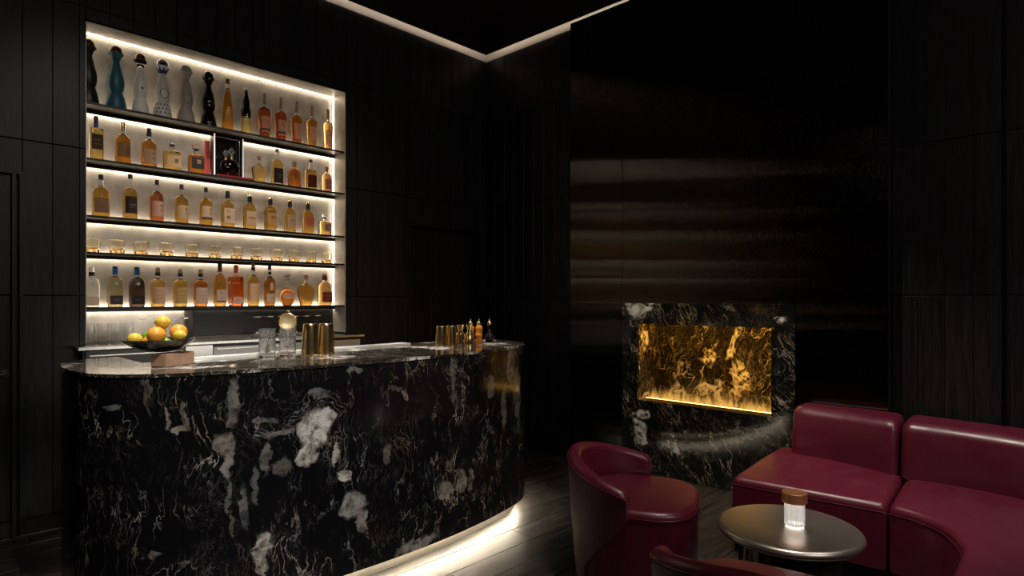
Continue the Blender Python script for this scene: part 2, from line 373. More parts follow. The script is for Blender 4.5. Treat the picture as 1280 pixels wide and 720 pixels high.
# ---------------- floor
fl = MB().box(-3, 5.0, -3, 5.4, -.06, -.014).obj('floor', M['dark'], smooth=False); struct(fl)
pm = {}
row = 0; y = -1.9
while y < 4.76:
    x = -2.2 + (row*.67) % 1.9 - 1.9*.5
    while x < 4.54:
        x1 = min(x+1.9, 4.546); xs = max(x, -2.6)
        if x1-xs > .05:
            key = round(x1-xs, 3)
            if key not in pm:
                m = MB(); Lh = (x1-xs)/2-.001; wh = .095-.001; c = .002
                m.add([(-Lh+c, -wh+c, 0), (Lh-c, -wh+c, 0), (Lh-c, wh-c, 0), (-Lh+c, wh-c, 0), (-Lh, -wh, -c), (Lh, -wh, -c), (Lh, wh, -c), (-Lh, wh, -c),
                       (-Lh, -wh, -.014), (Lh, -wh, -.014), (Lh, wh, -.014), (-Lh, wh, -.014)],
                      [(0, 1, 2, 3)]+[(a+i, a+4+i, a+4+(i+1) % 4, a+(i+1) % 4) for a in (0, 4) for i in range(4)])
                pm[key] = m.mesh('plank', M['floor_wood'], smooth=False)
            link('plank', pm[key], fl, ((x1+xs)/2, y+.095, 0))
        x += 1.9
    y += .19; row += 1
# ---------------- back wall (behind the bar)
YB = Y0+.018
wb = MB()
wb.box(-3, .609-1.05, YB, 5.3, 0, 4.4); wb.box(.609-1.05, .609, YB, 5.3, 2.23, 4.4)
wb.box(.609, NX0, YB, 5.3, 0, 4.4); wb.box(NX0, NX1, YB, 5.3, NZ1+.02, 4.4); wb.box(NX0, NX1, 5.06, 5.3, 0, NZ1+.02); wb.box(NX1, 3.53, YB, 5.3, 0, 4.4)
wb.box(3.53, 4.453, YB, 5.3, 2.165, 4.4); wb.box(4.453, X0+.5, YB, 5.3, 0, 4.4)
wb.box(3.53, 4.453, 4.90, 5.3, 0, 2.165); wb.box(.609-1.05, .609, 4.9, 5.3, 0, 2.23)
wb = struct(wb.obj('wall_back', M['dark'], smooth=False))
W = M['wall_wood']
panelled(wb, 'x', -2.2, .609-1.05, .095, Y0, 4, W)
panelled(wb, 'x', .609-1.05, .609, 2.23, Y0, 4, W)
for a, b in ((.609, .76), (.76, .90)): 
    for z0, z1 in ROWS: plank(wb, 'x', a, b, z0, z1, Y0, W)
for z0, z1 in ROWS:
    plank(wb, 'x', .90, NX0-.002, z0, z1, Y0, W)
panelled(wb, 'x', NX0, NX1, NZ1+.012, Y0, 4, W)
for a, b in ((NX1+.012, 2.952), (2.956, 3.085), (3.085, 3.215), (3.215, 3.345), (3.345, 3.478), (3.482, 3.53)):
    for z0, z1 in ROWS: plank(wb, 'x', a, b, z0, z1, Y0, W)
panelled(wb, 'x', 3.53, 4.453, 2.165, Y0, 4, W)
for z0, z1 in ROWS: plank(wb, 'x', 4.453, 4.545, z0, z1, Y0, W)
bb = MB(); bb.box(.615, NX0, Y0-.004, YB, 0, .092); bb.box(NX1, 3.53, Y0-.004, YB, 0, .092); bb.box(4.453, 4.54, Y0-.004, YB, 0, .092); bb.box(-2.9, .609-1.05, Y0-.004, YB, 0, .092)
struct(bb.obj('baseboard_back', M['wall_wood'], smooth=False))
# recessed door on the right of the niche
d1 = struct(bpy.data.objects.new('door_1', None)); COL.objects.link(d1)
MB().box(3.53, 4.453, 4.862, 4.90, 0, 2.165).obj('door_leaf', M['dark'], d1, smooth=False)
for i in range(3):
    a = 3.56+i*.29; plank(d1, 'x', a, a+.29, .02, 2.14, 4.845, W)
MB().box(3.512, 3.532, Y0-.012, 4.86, 0, 2.18).box(4.444, 4.462, Y0-.012, 4.86, 0, 2.18).box(3.532, 4.444, Y0-.012, 4.86, 2.163, 2.18).obj('door_frame', M['dark'], d1, smooth=False)
# door at the left edge, with its lever
d2 = struct(bpy.data.objects.new('door_2', None)); COL.objects.link(d2)
MB().box(-.44, .60, Y0+.03, Y0+.07, .0, 2.225).obj('door_leaf', M['dark'], d2, smooth=False)
for a, b in ((-.43, -.3), (-.3, -.15), (-.15, 0), (0, .15), (.15, .30), (.30, .44), (.44, .555)):
    plank(d2, 'x', a, b, .10, 1.474, Y0+.012, W); plank(d2, 'x', a, b, 1.474, 2.21, Y0+.012, W)
MB().box(.558, .575, Y0-.022, Y0+.03, .0, 2.22).box(.595, .612, Y0-.012, Y0+.03, 0, 2.235).box(-.44, .595, Y0-.012, Y0+.03, 2.215, 2.235).obj('door_frame', M['wall_wood'], d2, smooth=False)
h = MB(); h.lathe([(.026, 0), (.026, .008)], 20, c=(0, 0, 0)); hv = [(x, -z, y) for x, y, z in h.v]; h.v = hv
h.tube([(0, -.005, 0), (0, -.045, 0), (-.015, -.055, 0), (-.13, -.055, 0)], .009, 10)
ho = h.obj('door_handle', simple('dark_steel_handle', (.16, .15, .14), .3, 1), d2); ho.location = (.525, Y0+.012, 1.0)
MB().box(-.43, .55, Y0-.004, Y0+.03, .005, .095).obj('kick_plate', M['wall_wood'], d2, smooth=False)
# ---------------- right wall (fireplace wall)
XB = X0+.018
wr = MB().box(XB, 5.3, YL-.3, Y0+.6, 0, 4.4).box(XB, 5.3, -3, YR+.3, 0, 4.4).box(5.0, 5.3, YR+.3, YL-.3, 0, 4.4)
wr.box(XB, 5.0, YR+.3, YL-.3, 1.45, 4.4)
wr = struct(wr.obj('wall_right', M['dark'], smooth=False))
ys = [(YL+.003, 3.68), (3.68, 3.815), (3.815, 3.945), (3.949, 4.085), (4.085, 4.22), (4.22, 4.355), (4.355, 4.49), (4.494, 4.63), (4.63, 4.765)]
for a, b in ys:
    for z0, z1 in ROWS: plank(wr, 'y', a, b, z0, z1, X0, W)
yy = YR-.004; i = 0
while yy > -2.2:
    wdt = .14
    if i % 4 == 0 and i: yy -= .016
    for z0, z1 in ROWS: plank(wr, 'y', yy-wdt, yy, z0, z1, X0, W)
    yy -= wdt; i += 1
struct(MB().box(X0-.004, XB, YL, Y0-.004, 0, .092).box(X0-.004, XB, -2.9, YR, 0, .092).obj('baseboard_right', M['wall_wood'], smooth=False))
struct(MB().box(X0-.014, X0+.0, .386, .402, .0, ZT).obj('trim_1', simple('dark_metal_reveal', (.05, .05, .055), .3, 1), smooth=False))
# cove above both walls
cv = MB().box(-3, X0+.02, Y0, Y0+.02, ZT, 4.36).box(X0, X0+.02, -3, Y0, ZT, 4.36)
struct(cv.obj('trim_2', M['cove'], smooth=False))
cl = MB().box(-3, X0-.1, -3, Y0-.1, 4.028, 4.06); struct(cl.obj('ceiling', M['ceil'], smooth=False))
struct(MB().box(-3, X0, -3, Y0, 4.36, 4.40).obj('trim_3', M['cove'], smooth=False))
g = MB().box(-3, X0-.14, Y0-.16, Y0-.14, 4.06, 4.09).box(X0-.16, X0-.14, -3, Y0-.16, 4.06, 4.09)
tag(g.obj('cove_light', M['cove_led'], smooth=False), 'warm light line hidden in the slot around the black ceiling', 'cove light')
struct(MB().box(-3.2, -3, -3.2, 5.3, 0, 4.4).obj('wall_left', M['dark'], smooth=False))
struct(MB().box(-3, 5.3, -3.2, -3, 0, 4.4).obj('wall_front', M['dark'], smooth=False))
# ---------------- chimney breast panels
cb = struct(MB().box(XM+.012, XB, YL-.012, YL, 0, 4.01).box(XM+.012, XB, YR, YR+.012, 0, 4.01).box(XM+.03, XB, YR+.012, 1.537, 0, 4.01).box(XM+.03, XB, 2.971, YL-.012, 0, 4.01).box(XM+.03, XB, 1.537, 2.971, 1.43, 4.01).obj('wall_fireplace', M['dark'], smooth=False))
def mpanel(y0, y1, z0, z1): MB().box(XM, XM+.03, y0+.0015, y1-.0015, z0, z1).obj('metal_panel', M['breast'], cb, smooth=False)
mpanel(2.973, YL, .0, 4.01); mpanel(1.537, 2.970, 1.418, 4.01); mpanel(YR, 1.535, .0, 4.01)
# ---------------- marble fireplace
fm = marble('fireplace_marble', zs=.30, rot=(.5, 0, 0), loc=(3.3, 1.2, .4), vein=(.60, .52, .38), density=.03, thr=.62, rough=.07, base=(.008, .0078, .007))
fm_in = marble('firebox_marble', zs=.4, rot=(-.45, 0, 0), loc=(5.3, 1.9, 2.8), vein=(.9, .8, .6), density=.06, thr=.57, rough=.10, base=(.014, .011, .008))
fp = thing('fireplace', 'black veined marble fireplace with glowing golden firebox', 'fireplace', (XM, 2.25, 0))
def fbox(name, y0, y1, z0, z1, x0=-.004, x1=.03, mat=fm, par=fp):
    return MB().box(x0, x1, y0-2.25, y1-2.25, z0, z1).obj(name, mat, par, smooth=False)
fbox('marble_slab', 1.538, 2.970, 1.243, 1.416); fbox('marble_slab', 2.820, 2.970, 0, 1.241); fbox('marble_slab', 1.538, 1.702, 0, 1.241); fbox('marble_slab', 1.703, 2.819, 0, .600)
bx = fbox('firebox', 1.703, 2.819, .56, 1.34, .40, .42, fm_in)
fbox('side_lining', 2.819, 2.835, .56, 1.34, .026, .41, fm_in); fbox('side_lining', 1.667, 1.683, .56, 1.34, .030, .41, fm_in)
fbox('hearth_shelf', 1.703, 2.819, .58, .60, .026, .40, simple('firebox_floor', (.03, .025, .02), .25)); fbox('lintel_underside', 1.683, 2.819, 1.32, 1.34, .030, .40, M['dark'])
fbox('burner_trough', 1.72, 2.76, .60, .618, .045, .05, simple('brass_edge', (.9, .6, .2), .3, 1)); fbox('burner_light', 1.72, 2.76, .6185, .6215, .042, .052, M['gold_led'])
fbox('top_light', 1.72, 2.80, 1.285, 1.30, .04, .07, emit('fire_top_light', (1, .50, .07), 50))
fbox('hidden_fill_strip', 1.684, 1.692, .62, 1.225, .034, .044, emit('fire_fill_glow', (1, .52, .08), 70))  # added glowing strip, hidden behind the right slab, brightens the left lining
# flames: upright wisps, each a thin lobed cone that gives off light
fmx, nt, b_ = new_mat('flame'); nt.nodes.remove(b_)
tc = N(nt, 'ShaderNodeTexCoord'); sp = N(nt, 'ShaderNodeSeparateXYZ'); L(nt, tc.outputs['Object'], sp.inputs[0])
mr = N(nt, 'ShaderNodeMapRange', interpolation_type='SMOOTHSTEP'); L(nt, sp.outputs[2], mr.inputs[0]); mr.inputs[1].default_value = .60; mr.inputs[2].default_value = .73; mr.inputs[3].default_value = .06; mr.inputs[4].default_value = 0
lw = N(nt, 'ShaderNodeLayerWeight'); lw.inputs[0].default_value = .35
iv = N(nt, 'ShaderNodeMath', operation='SUBTRACT'); iv.inputs[0].default_value = 1; L(nt, lw.outputs['Facing'], iv.inputs[1])
ml = N(nt, 'ShaderNodeMath', operation='MULTIPLY'); L(nt, mr.outputs[0], ml.inputs[0]); L(nt, iv.outputs[0], ml.inputs[1])
em = N(nt, 'ShaderNodeEmission'); em.inputs[0].default_value = (1, .5, .10, 1); em.inputs[1].default_value = 2.2
tr = N(nt, 'ShaderNodeBsdfTransparent'); mxs = N(nt, 'ShaderNodeMixShader'); L(nt, ml.outputs[0], mxs.inputs[0]); L(nt, tr.outputs[0], mxs.inputs[1]); L(nt, em.outputs[0], mxs.inputs[2]); L(nt, mxs.outputs[0], nt.nodes['Material Output'].inputs[0])
fl_ = MB()
for i in range(110):
    yc = 1.74-2.25+ (i+.5)/110*1.03+random.uniform(-.01, .01); hh = random.uniform(.05, .15); r0 = random.uniform(.014, .034); xo = random.uniform(.09, .17); lean = random.uniform(-.02, .02)
    rows = []
    for j in range(8):
        t = j/7; r = r0*max(.02, (1-t)**.8*(1+.3*sin(t*7+i))); rows.append([(xo+r*cos(k*pi/4)+lean*t, yc+r*sin(k*pi/4)+lean*t*t, .601+hh*t) for k in range(8)])
    fl_.grid(rows, close_u=True)
fo = fl_.obj('flames', fmx, fp); fo['kind'] = 'stuff'

# ------------------------------------------------------------------ niche and shelves
nb = 4.985
nl = MB().box(NX0, NX1, nb, nb+.02, 1.16, NZ1+.01).obj('niche_back', M['niche'], wb, smooth=False)
MB().box(NX0-.0005, NX0+.004, Y0, nb, 1.16, NZ1).obj('niche_side', M['niche'], wb, smooth=False)
MB().box(NX1-.006, NX1+.0005, Y0-.002, nb, 1.16, NZ1).obj('niche_side', M['niche'], wb, smooth=False)
MB().box(NX0, NX1, Y0-.002, nb, NZ1-.004, NZ1+.002).obj('niche_top', M['niche'], wb, smooth=False)
SH = [2.747, 2.380, 2.003, 1.760, 1.397]
nm = ['topmost', 'second', 'third', 'fourth', 'bottom']
for i, z in enumerate(SH):
    t = thing('wall_shelf', ['topmost dark bronze shelf carrying the tall sculpted decanters', 'second shelf from the top with the boxed crystal decanter', 'third shelf from the top, filled with one even row of whisky bottles', 'fourth shelf from the top, with a row of faceted rocks glasses', 'lowest lit shelf, just above the back counter, with whisky bottles'][i], 'shelf', (0, 0, z), group='lit shelves in the wall niche')
    MB().box(NX0, NX1, 4.785, 4.950, -.012, 0).obj('board', M['shelf_metal'], t, smooth=False)
    MB().box(NX0, NX1, 4.778, 4.786, -.014, .0015).obj('front_lip', M['black_cap'], t, smooth=False)
    MB().box(NX0, NX1, 4.936, 4.950, -.034, -.012).obj('rear_rail', M['black_cap'], t, smooth=False)
    MB().box(NX0, NX1-.012, 4.956, 4.972, -.026, .001).obj('light_strip', M['led'], t, smooth=False)
tl = MB().box(NX0, NX1-.01, 4.955, 4.967, NZ1-.012, NZ1-.005).obj('niche_top_light', M['led_side'], wb, smooth=False)
MB().box(NX1-.012, NX1-.007, 4.955, 4.967, 1.42, NZ1-.01).obj('niche_side_light', M['led_side'], wb, smooth=False)
MB().box(NX0+.005, NX0+.008, 4.955, 4.967, 1.42, NZ1-.01).obj('niche_side_light', M['led_side'], wb, smooth=False)
MB().box(NX0, NX1, 4.955, 4.967, SH[4]+.0, SH[4]+.006).obj('niche_base_light', M['led_side'], wb, smooth=False)
# dark service opening below the shelves
MB().box(1.60, NX1, nb-.012, nb, 1.16, SH[4]-.03).obj('dark_back_panel', M['black_cap'], wb, smooth=False)
MB().box(1.597, 1.604, 4.80, nb-.012, 1.165, SH[4]-.014).obj('divider', M['dark'], wb, smooth=False)
area('under_shelf_light', (1.26, 4.86, SH[4]-.04), (1.26, 4.93, 1.16), .5, .6, .03)
# ------------------------------------------------------------------ back counter
M['satin'] = simple('satin_steel_front', (.60, .57, .53), .42, .35); M['dark_steel'] = simple('dark_steel_front', (.07, .062, .055), .4, .5)
bc = thing('back_counter', 'brushed steel back counter with drawers under the lit shelves', 'counter', (0, 0, 0))
MB().box(.87, 2.95, 4.64, 4.763, 1.125, 1.142).box(NX0, NX1, 4.763, 4.98, 1.125, 1.142).obj('worktop', M['steel'], bc, smooth=False)
MB().box(NX0, NX1, 4.95, 4.982, 1.142, 1.165).obj('upstand', M['steel'], bc, smooth=False)
MB().box(.90, 2.93, 4.67, 4.76, 0.0, 1.125).obj('carcass', simple('dark_steel_carcass', (.03, .03, .03), .4, .5), bc, smooth=False)
xs = [.91, 1.50, 1.69, 2.28, 2.64, 2.92]
for i in range(5):
    if i == 1:
        d = MB().box(xs[i]+.004, xs[i+1]-.004, 4.655, 4.669, .62, 1.115).obj('vent_panel', M['steel'], bc, smooth=False)
        for k in range(6): MB().box(xs[i]+.025, xs[i+1]-.025, 4.651, 4.654, 1.03-k*.016, 1.038-k*.016).obj('slat', M['dark'], d, smooth=False)
    else:
        d = MB().box(xs[i]+.004, xs[i+1]-.004, 4.655, 4.669, .86, 1.10 if i else 1.115).obj('drawer', M['dark_steel'] if i == 0 else M['satin'], bc, smooth=False)
        MB().box(xs[i]+.02, xs[i+1]-.02, 4.642, 4.655, 1.082, 1.09).obj('drawer_pull', M['steel'], d, smooth=False)
        MB().box(xs[i]+.004, xs[i+1]-.004, 4.655, 4.669, .12, .85).obj('door', M['steel'], bc, smooth=False)

# ------------------------------------------------------------------ bar
front_pts = [(.905, 3.875), (.79, 3.865), (.69, 3.80), (.625, 3.69), (.597, 3.52), (.590, 3.36), (.597, 3.22), (.628, 3.09), (.705, 2.965), (.824, 2.868), (.962, 2.806), (1.15, 2.757), (1.473, 2.706), (1.88, 2.684), (2.25, 2.694), (2.56, 2.728), (2.84, 2.783), (3.02, 2.835), (3.155, 2.918), (3.262, 3.05), (3.32, 3.20), (3.335, 3.36), (3.29, 3.50), (3.17, 3.585), (3.0, 3.60)]
back_pts = [(2.58, 3.57), (2.01, 3.49), (1.39, 3.44), (.90, 3.42)]
def catmull(P, k=8):
    out = []
    for i in range(len(P)-1):
        p0 = Vector(P[max(i-1, 0)]); p1 = Vector(P[i]); p2 = Vector(P[i+1]); p3 = Vector(P[min(i+2, len(P)-1)])
        for j in range(k):
            t = j/k; out.append(tuple(.5*((2*p1)+(-p0+p2)*t+(2*p0-5*p1+4*p2-p3)*t*t+(-p0+3*p1-3*p2+p3)*t**3)))
    out.append(tuple(P[-1])); return out
fc = catmull(front_pts)
arc = [0]
for a, b in zip(fc, fc[1:]): arc.append(arc[-1]+math.dist(a, b))
outline = fc+back_pts
def offset(poly, d):
    n = len(poly); out = []
    for i in range(n):
        a, p, b = Vector(poly[i-1]), Vector(poly[i]), Vector(poly[(i+1) % n])
        e1 = (p-a).normalized(); e2 = (b-p).normalized(); n1 = Vector((-e1.y, e1.x)); n2 = Vector((-e2.y, e2.x)); m = (n1+n2)
        if m.length < 1e-4: m = n1
        m = m.normalized(); q = p+m*d/max(.35, m.dot(n1)); out.append((q.x, q.y))
    return out   # positive d goes inward for this counter-clockwise outline
def s_of_x(x):   # arc length of the front face at a given x
    best = min((abs(p[0]-x), a) for p, a in zip(fc, arc) if p[1] < 3.1); return best[1]
ZB, ZTOP = .08, 1.118
bar = thing('bar_counter', 'curved black marble bar counter with white veins and a lit toe kick', 'bar', (0, 0, 0))
blob_sz = [(1.921, 0.824, 0.0831, 0.0899, 1), (1.881, 0.723, 0.0433, 0.057, 0.95), (1.963, 0.869, 0.0568, 0.0399, 0.9), (2.04, 0.682, 0.0218, 0.0627, 0.75), (2.076, 0.576, 0.0302, 0.0335, 0.95), (2.12, 0.42, 0.062, 0.0639, 0.6), (2.168, 0.333, 0.0255, 0.057, 0.55), (1.746, 0.826, 0.0755, 0.0173, 0.35), (1.697, 0.896, 0.0492, 0.0154, 0.3), (1.697, 0.716, 0.0164, 0.0685, 0.3), (1.94, 0.984, 0.056, 0.0289, 0.3), (1.557, 0.987, 0.0276, 0.1165, 0.3), (1.521, 0.805, 0.0362, 0.0562, 0.42), (1.531, 0.716, 0.0258, 0.0662, 0.5), (1.536, 0.575, 0.0122, 0.0829, 0.28), (1.554, 0.455, 0.0077, 0.0666, 0.2), (1.608, 0.528, 0.0189, 0.0942, 0.32), (1.672, 0.328, 0.0389, 0.075, 0.9), (1.68, 0.241, 0.0293, 0.0512, 0.8), (1.661, 0.603, 0.0129, 0.085, 0.25), (1.763, 0.671, 0.044, 0.0452, 0.22), (1.296, 0.951, 0.0113, 0.051, 0.45), (1.338, 0.899, 0.0312, 0.0144, 0.5), (1.371, 0.946, 0.0114, 0.0515, 0.45), (1.08, 0.995, 0.0417, 0.0126, 0.35), (1.235, 1.089, 0.0115, 0.0634, 0.2), (1.253, 0.377, 0.0258, 0.019, 0.35), (1.364, 0.318, 0.0256, 0.0113, 0.35), (1.214, 1.057, 0.0087, 0.0791, 0.2), (2.725, 0.359, 0.0655, 0.0515, 0.4), (2.849, 0.384, 0.0456, 0.075, 0.4), (2.932, 0.376, 0.0277, 0.0674, 0.35), (2.505, 0.104, 0.1348, 0.0409, 0.5), (3.367, 0.998, 0.0492, 0.1111, 0.4), (3.287, 0.751, 0.0324, 0.1456, 0.3), (3.461, 0.825, 0.0517, 0.1764, 0.3), (2.323, 0.629, 0.0208, 0.055, 0.25), (2.369, 0.977, 0.0476, 0.0139, 0.25), (2.786, 0.997, 0.0186, 0.1523, 0.25), (2.137, 1.095, 0.0459, 0.0151, 0.3), (3.136, 0.914, 0.0328, 0.0705, 0.3)]   # (arc length, height, half width, half height, strength) of the pale inclusions in the stone
bm_ = marble('bar_marble', 'UV', zs=.22, blobs=blob_sz, rough=.13, vein=(.56, .53, .48), density=-.008, thr=.70, blobmix=.3, base=(.0065, .0063, .0075))
# seams
nseam = 17; total = arc[-1]
import bisect
def pt_at(s):
    i = min(max(bisect.bisect_right(arc, s)-1, 0), len(arc)-2); t = (s-arc[i])/(arc[i+1]-arc[i]); a, b = Vector(fc[i]), Vector(fc[i+1])
    e = (b-a).normalized(); return a.lerp(b, t), Vector((-e.y, e.x))
for k in range(nseam):
    s0 = total*k/nseam+.0008; s1 = total*(k+1)/nseam-.0008; n = 10; vs = []; uvs = []
    for i in range(n+1):
        s = s0+(s1-s0)*i/n; p, nn = pt_at(s)
        for (dd, z) in ((0, ZB), (0, ZTOP), (.02, ZTOP), (.02, ZB)):
            q = p+nn*dd; vs.append((q.x, q.y, z)); uvs.append((s, z))
    fs = [(i*4+a, (i+1)*4+a, (i+1)*4+(a+1) % 4, i*4+(a+1) % 4) for i in range(n) for a in range(4)]+[(0, 1, 2, 3), (n*4+3, n*4+2, n*4+1, n*4)]
    me = bpy.data.meshes.new('marble_panel'); me.from_pydata(vs, [], fs); me.update()
    uvl = me.uv_layers.new(name='UVMap')
    for lp in me.loops: uvl.data[lp.index].uv = uvs[lp.vertex_index]
    bm = bmesh.new(); bm.from_mesh(me); bmesh.ops.recalc_face_normals(bm, faces=bm.faces)
    for f in bm.faces: f.smooth = True
    for e in bm.edges:
        if len(e.link_faces) == 2 and e.calc_face_angle(0) > radians(40): e.smooth = False
    bm.to_mesh(me); bm.free(); me.materials.append(bm_)
    link('marble_panel', me, bar)
top_m = marble('countertop_marble', zs=1, vein=(.60, .55, .47), density=.12, thr=.56, rough=.07, loc=(1.7, .3, 0), base=(.016, .015, .0135))
MB().extrude(offset(outline, -.004), ZTOP+.001, 1.134).obj('countertop', top_m, bar, angle=30)
MB().extrude(offset(outline, .024), ZB+.03, ZTOP).obj('carcass', M['dark'], bar)
MB().extrude(offset(outline, .075), 0, ZB+.03).obj('plinth', M['plinth'], bar)
# toe kick light: a thin strip under the carcass, just behind the marble
ins = [pt_at(total*i/90) for i in range(4, 80)]
rows = [[(p.x+n_.x*d, p.y+n_.y*d, z) for d, z in ((.066, ZB+.008), (.0735, ZB+.008), (.0735, ZB+.016), (.066, ZB+.016))] for p, n_ in ins]
MB().grid([r for r in rows], close_u=True, caps=True).obj('toe_kick_light', M['toe_led'], bar)
ZC = 1.134
# perforated rail along the rear edge
tr_ = thing('drip_tray', 'long bright perforated steel drip tray along the rear edge of the bar', 'tray', (0, 0, ZC))
dm = simple('bright_steel', (.85, .84, .82), .45, .3)
pa, pb = Vector((1.10, 3.385, 0)), Vector((2.56, 3.50, 0)); ddv = (pb-pa).normalized(); pn = Vector((-ddv.y, ddv.x, 0))
def obox(m, s0, s1, t0, t1, z0, z1):
    c = [pa+ddv*s+pn*t for s, t in ((s0, t0), (s1, t0), (s1, t1), (s0, t1))]
    m.add([(p.x, p.y, z) for z in (z0, z1) for p in c], [(3, 2, 1, 0), (4, 5, 6, 7), (0, 1, 5, 4), (1, 2, 6, 5), (2, 3, 7, 6), (3, 0, 4, 7)])
LL = (pb-pa).length
m = MB(); obox(m, 0, LL, -.05, -.045, 0, .012); obox(m, 0, LL, .045, .05, 0, .012); obox(m, 0, .005, -.045, .045, 0, .012); obox(m, LL-.005, LL, -.045, .045, 0, .012); m.obj('rim', dm, tr_, smooth=False)
m = MB(); obox(m, .005, LL-.005, -.045, .045, 0.0005, .002); m.obj('base', M['dark'], tr_, smooth=False)
slat = MB(); 
ns = 74
for k in range(ns):
    m = MB(); s = .008+(LL-.016)*(k+.5)/ns; obox(m, s-.0055, s+.0055, -.0445, .0445, .006, .010); m.obj('slat', dm, tr_, smooth=False)

# ------------------------------------------------------------------ bottles
def txt_verts(body, size):
    cu = bpy.data.curves.new('t', 'FONT'); cu.body = body; cu.size = size; cu.align_x = 'CENTER'; cu.align_y = 'CENTER'; cu.resolution_u = 1
    o = bpy.data.objects.new('t', cu); COL.objects.link(o)
    dg = bpy.context.evaluated_depsgraph_get(); dg.update(); me = bpy.data.meshes.new_from_object(o.evaluated_get(dg))
    vs = [tuple(v.co) for v in me.vertices]; fs = [tuple(p.vertices) for p in me.polygons]
    bpy.data.objects.remove(o); bpy.data.curves.remove(cu); bpy.data.meshes.remove(me); return vs, fs
_tx = {}
def text_on(parent, name, body, size, R, zc, mat, xo=0, flat=False, y=0, space=0.0):
    k = (body, size)
    if k not in _tx: _tx[k] = txt_verts(body, size)
    vs, fs = _tx[k]
    if not vs: return
    out = []
    for x, v, _ in vs:
        x += xo
        if flat: out.append((x, -y, zc+v))
        else: a = x/R; out.append((R*sin(a), -R*cos(a), zc+v))
    me = bpy.data.meshes.new(name); me.from_pydata(out, [], fs); me.update(); me.materials.append(mat); return link(name, me, parent)
def patch(parent, name, R, z0, z1, ang, mat, th=.0006, flat=None, bend=1.0):
    if flat is not None:
        return MB().box(-flat, flat, -R-th, -R+.0005, z0, z1).obj(name, mat, parent, smooth=False)
    m = MB(); n = 12; rows = []
    for i in range(n+1):
        a = -ang+2*ang*i/n
        rows.append([(R_*sin(a), -R_*cos(a), z) for R_, z in ((R+th, z0), (R+th, z1), (R-.0004, z1), (R-.0004, z0))])
    m.grid(rows, close_u=True, caps=True); return m.obj(name, mat, parent)
AMB = (.95, .52, .10); AMB2 = (.90, .40, .06); RED = (.85, .20, .05); DRED = (.55, .12, .03); GOLDL = (.96, .66, .20); DARKB = (.45, .16, .03); PALE = (.97, .75, .38)
TAN = (.42, .30, .17); CRM = (.62, .56, .46); DKL = (.05, .04, .035); BRN = (.12, .07, .045); WHT = (.75, .73, .70)
